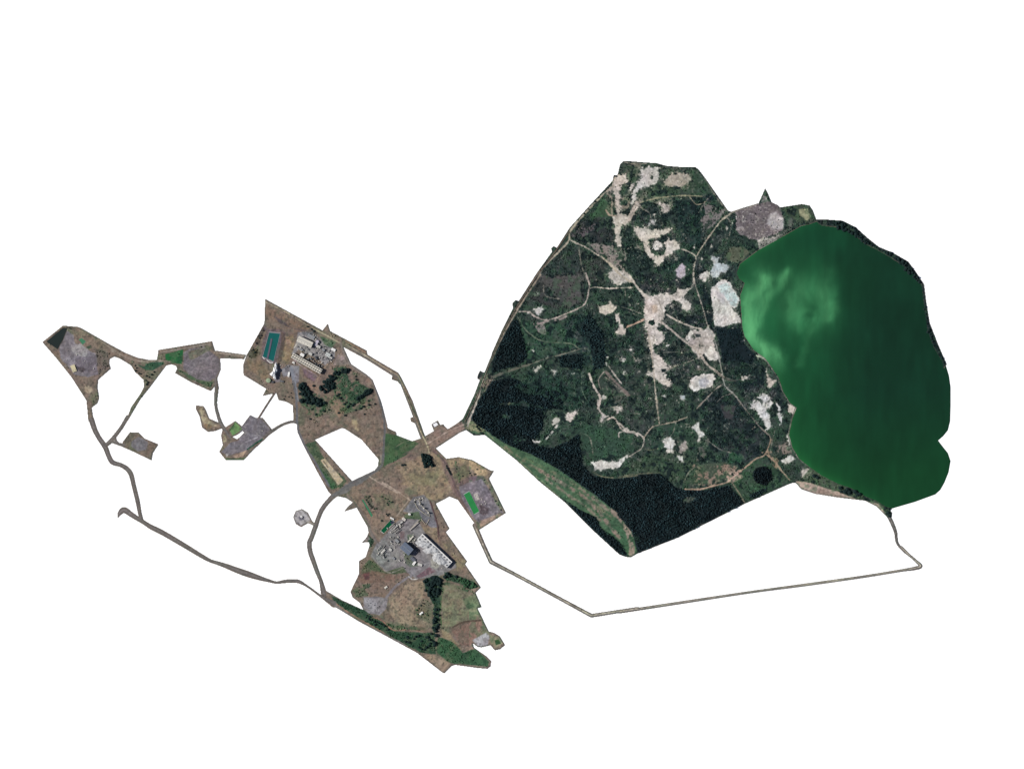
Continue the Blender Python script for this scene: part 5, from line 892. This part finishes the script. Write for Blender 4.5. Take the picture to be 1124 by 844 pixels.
hall('store_shed', 'cream roofed shed on the lilac gravel of the western pad', 81, 404.5, 4.2, 7.0, 4, -20, M_CREAM, cmat('straw_roof', (204,194,160), var=.06), .8, 2, 2, ridge=False)
quad_pond('settling_pond', 'white rimmed empty basin in the metal frame north of the crossroads', P(W5,[(386,181),(414,165),(428,184),(401,201)]), cmat('white_basin', (240,240,244), var=.03), cmat('frame_grey', (112,112,116)), rw=.9)

# ------------------------------------------------------------ single trees
def tree_proto(kind, seed, leaf):
    r_ = random.Random(seed); root = bpy.data.objects.new('pine_tree' if kind == 'pine' else 'broadleaf_tree', None); root['category'] = 'tree'
    m = MB(); n = 190
    for _ in range(n):
        if kind == 'pine': h = r_.random()**1.3; R = (1-h)*1.0+.06; rr = R*math.sqrt(r_.random()*.7+.3); z = .22+h*2.0
        else:
            h = r_.random(); rr = math.sqrt(max(.02, 1-(2*h-1)**2))*(r_.random()*.35+.65); z = .5+h*1.3
        a = r_.random()*6.283; x_, y_ = rr*math.cos(a), rr*math.sin(a); s_ = .16+.14*r_.random()
        n1 = Vector((x_*.8+r_.uniform(-.5,.5), y_*.8+r_.uniform(-.5,.5), .7+r_.random())).normalized(); u = n1.cross(Vector((r_.random(), r_.random(), r_.random()))).normalized(); w = n1.cross(u); b = len(m.v)
        for (p, q) in ((-1,-.6),(1,-.7),(.8,.9),(-.7,.8)): m.v.append(tuple(Vector((x_, y_, z))+u*p*s_+w*q*s_))
        m.f.append((b, b+1, b+2, b+3))
    co = MB()
    hh = 2.2 if kind == 'pine' else 1.75
    crown = link(bpy.data.objects.new('crown', m.me('crown', leaf)), root); tk = MB().cyl(0,0,0,hh*.8,.09,.03,8)
    link(bpy.data.objects.new('trunk', tk.me('trunk', M_BARK)), root)
    link(root); return root
PROT = [tree_proto('pine', 1, M_LEAFD), tree_proto('pine', 2, M_LEAFD), tree_proto('broad', 3, M_LEAFD), tree_proto('broad', 4, M_LEAFG), tree_proto('pine', 5, M_LEAFG)]
USED = [False]*5; NT = [0]
TREES = {}
def label_trees():
    for (lab, grp), L in TREES.items():
        cx = sum(q[1] for q in L)/len(L); cy = sum(q[2] for q in L)/len(L); md = sorted(q[3] for q in L)[len(L)//2]
        sp = max(math.hypot(q[1]-cx, q[2]-cy) for q in L)+1e-6
        for o, x, y, r_ in L:
            d = math.hypot(x-cx, y-cy)/sp; a = math.degrees(math.atan2(-(y-cy), x-cx)) % 360
            sec = 'middle of the group' if d < .35 else ('east','north east','north','north west','west','south west','south','south east')[int((a+22.5)//45) % 8]+(' end' if d > .75 else ' part')
            w = (('larger ' if r_ > md else 'smaller ')+lab+', '+sec).split()
            o['label'] = ' '.join(w[:16]) if len(w) <= 16 else ' '.join(lab.split()[:16])
def put_tree(x, y, r, k, label, group):
    NT[0] += 1; ang = random.random()*360
    if not USED[k]:
        USED[k] = True; o = PROT[k]; o.location = (wx(x), wy(y), 0); o.rotation_euler.z = math.radians(ang)
    else: o = clone(PROT[k], x, y, ang)
    o.scale = (r*S, r*S, r*S*random.uniform(.9, 1.25)); o['label'] = label; o['group'] = group; TREES.setdefault((label, group), []).append((o, x, y, r))
def scatter(poly, n, rmin, rmax, kinds, label, group, dmin=1.3):
    xs = [p[0] for p in poly]; ys = [p[1] for p in poly]; got = []; tries = 0
    while len(got) < n and tries < n*60:
        tries += 1; x_ = random.uniform(min(xs), max(xs)); y_ = random.uniform(min(ys), max(ys))
        if sdf(poly, np.array([[x_]]), np.array([[y_]]))[0, 0] < .1: continue
        if any((x_-a)**2+(y_-b)**2 < dmin**2 for a, b in got): continue
        got.append((x_, y_)); put_tree(x_, y_, random.uniform(rmin, rmax), random.choice(kinds), label, group)
def spots(v, q, r, kinds, label, group):
    for a, b in q: put_tree(v[0]+a/v[2], v[1]+b/v[2], r*random.uniform(.85, 1.2), random.choice(kinds), label, group)
scatter(P(Y6,[(90,370),(140,345),(230,430),(270,520),(350,540),(440,590),(430,640),(350,620),(250,610),(190,590),(110,590),(95,480)]), 46, 1.4, 2.1, (0,1,2), 'dark pine in the belt beside the road south of the cream cooling tower', 'roadside pine belt')
scatter(P(Y6,[(330,400),(400,330),(440,270),(520,200),(720,150),(715,200),(620,215),(560,240),(530,300),(540,370),(520,410),(420,480),(340,450)]), 44, 1.3, 2.0, (0,1,2), 'dark tree in the thicket beyond the cream cooling tower', 'thicket trees')
scatter(P(Y6,[(810,510),(900,440),(980,410),(1010,440),(930,490),(860,540),(800,570)]), 20, 1.2, 1.7, (0,1), 'dark tree in the diagonal row west of the bypass road', 'diagonal row of trees')
spots(Y6,[(690,640),(750,620),(790,675),(850,655),(885,630),(580,480),(610,520),(580,710),(230,785),(300,730),(400,690),(460,670),(950,560),(955,610),(1030,600),(270,375),(900,725),(660,740),(250,665),(630,545),(560,500),(720,600),(590,480),(600,530),(650,600),(675,580),(700,625),(770,600),(830,560),(690,180),(660,190),(790,260),(800,300)], 1.0, (1,2), 'lone dark bush scattered on the dry slope below the thicket', 'scattered slope trees')
scatter(P(W7,[(650,20),(725,10),(742,60),(733,180),(722,300),(700,420),(690,300),(700,180),(660,100)]), 50, 1.3, 2.0, (0,1,2), 'dark tree in the gully beside the green paddock', 'gully trees')
scatter(P(W6,[(600,760),(650,715),(720,730),(760,690),(860,720),(780,745),(740,800),(700,840),(610,840)]), 22, 1.4, 2.1, (0,1,2), 'dark tree at the head of the gully below the maroon gravel', 'gully head trees')
scatter(P(W6,[(860,725),(980,770),(1030,800),(960,815),(860,770)]), 20, 1.0, 1.5, (3,4), 'green hedge tree running east from the gully head', 'hedge trees')
scatter(P(W7,[(500,340),(600,335),(700,330),(695,430),(620,425),(540,390)]), 22, 1., 1.5, (0,1,2), 'dark tree in the wood beside the southern road', 'southern wood trees')
scatter(P(W7,[(310,215),(380,260),(480,320),(500,350),(400,310),(310,250)]), 14, .8, 1.3, (0,1), 'dark tree on the narrow strip between the lilac yard and the southern road', 'strip trees')
spots(W1,[(762,430),(772,450),(765,470),(790,490),(805,495),(850,510),(870,520),(845,545),(860,560),(850,575),(908,480),(890,500)], .9, (0,1), 'dark pine on the triangle by the western road fork', 'western fork pines')
scatter(P(V7,[(545,213),(600,217),(650,255),(690,300),(740,335),(690,318),(590,262),(540,236)]), 30, 1.2, 1.9, (0,1,2), 'dark tree on the north shore of the green lake', 'north shore trees', 1.4)
scatter(P(V7,[(760,340),(800,355),(870,398),(895,435),(935,490),(925,492),(880,450),(830,400)]), 28, 1.1, 1.8, (0,1,2), 'dark tree on the north east shore of the green lake', 'north east shore trees', 1.4)
spots(V7,[(946,590),(947,620),(962,690),(970,720),(978,740),(1018,815),(1026,832),(940,600),(956,700),(966,710),(972,730),(951,640)], 1.2, (2,0), 'dark tree at the east edge of the green lake', 'east shore trees')
spots(V8,[(455,490),(470,497),(570,543),(575,560),(590,560),(600,550),(635,560),(645,572),(655,570),(610,562)], 1.9, (2,), 'round dark tree on the south shore of the green lake', 'south shore trees')
spots(V8,[(770,632),(785,636),(782,650),(785,668)], 1.2, (2,), 'dark tree where the southern road reaches the lake', 'lake outlet trees')
scatter(P(W5,[(300,412),(360,402),(388,508),(325,518)]), 26, 1.5, 1.9, (0,1), 'dark pine in the square block below the crossroads', 'square block of pines', 1.4)
spots(W5,[(492,500),(498,515),(505,528),(512,540),(518,552),(525,565),(150,495),(168,492)], .9, (2,0), 'dark bush in the hedge west of the eastern pad', 'hub hedge bushes')
spots(Y8,[(735,520),(785,630),(830,700),(870,765),(910,835),(650,378),(520,280),(540,210),(455,305),(320,315),(225,200),(500,290),(430,270),(418,235)], .62, (2,), 'small dark bush around the grey eastern pad', 'eastern pad bushes')
spots(Y7,[(300,350),(310,400),(335,430),(350,460),(375,490),(390,520),(430,540),(460,535),(360,345)], .7, (2,3), 'dark bush in the row beside the narrow green ditch', 'ditch hedge bushes')
spots(Y7,[(550,350),(600,380),(640,390),(660,420),(690,440),(630,450),(710,430),(640,475)], .7, (2,3), 'dark bush in the cluster on the dry field above the emerald pond', 'dry field bushes')
spots(Y7,[(620,620),(655,615),(640,640),(545,720)], .8, (2,), 'dark bush just north of the emerald pond', 'emerald pond bushes')
spots(W3,[(205,300),(190,340),(175,360),(150,400),(140,470),(125,450),(545,270),(575,290),(595,305)], .9, (2,), 'dark bush on the bank above the teal pond', 'pond bank bushes')
spots(X2,[(810,235),(790,270),(820,275),(850,280),(840,240),(780,290)], .6, (2,), 'small bush on the brown corner west of the pine belt', 'corner bushes')
spots(V2,[(755,187),(765,190),(722,245),(712,262),(695,280),(655,320),(635,345),(597,392),(570,420),(790,150),(795,135)], .8, (2,0), 'dark tree in the row along the north west boundary track', 'boundary row trees')
spots(W7,[(600,200),(610,190),(625,175),(640,165),(650,220),(660,230),(630,225),(605,225)], .8, (2,3), 'dark bush around the pump house in the dry southern paddock', 'paddock bushes')
spots(V5,[(150,180),(140,170),(155,195),(130,160),(165,200)], 1.0, (2,), 'dark tree on the pale corner east of the crossroads', 'crossroads corner trees')
label_trees(); print('trees', NT[0], 'objects', len(bpy.data.objects))
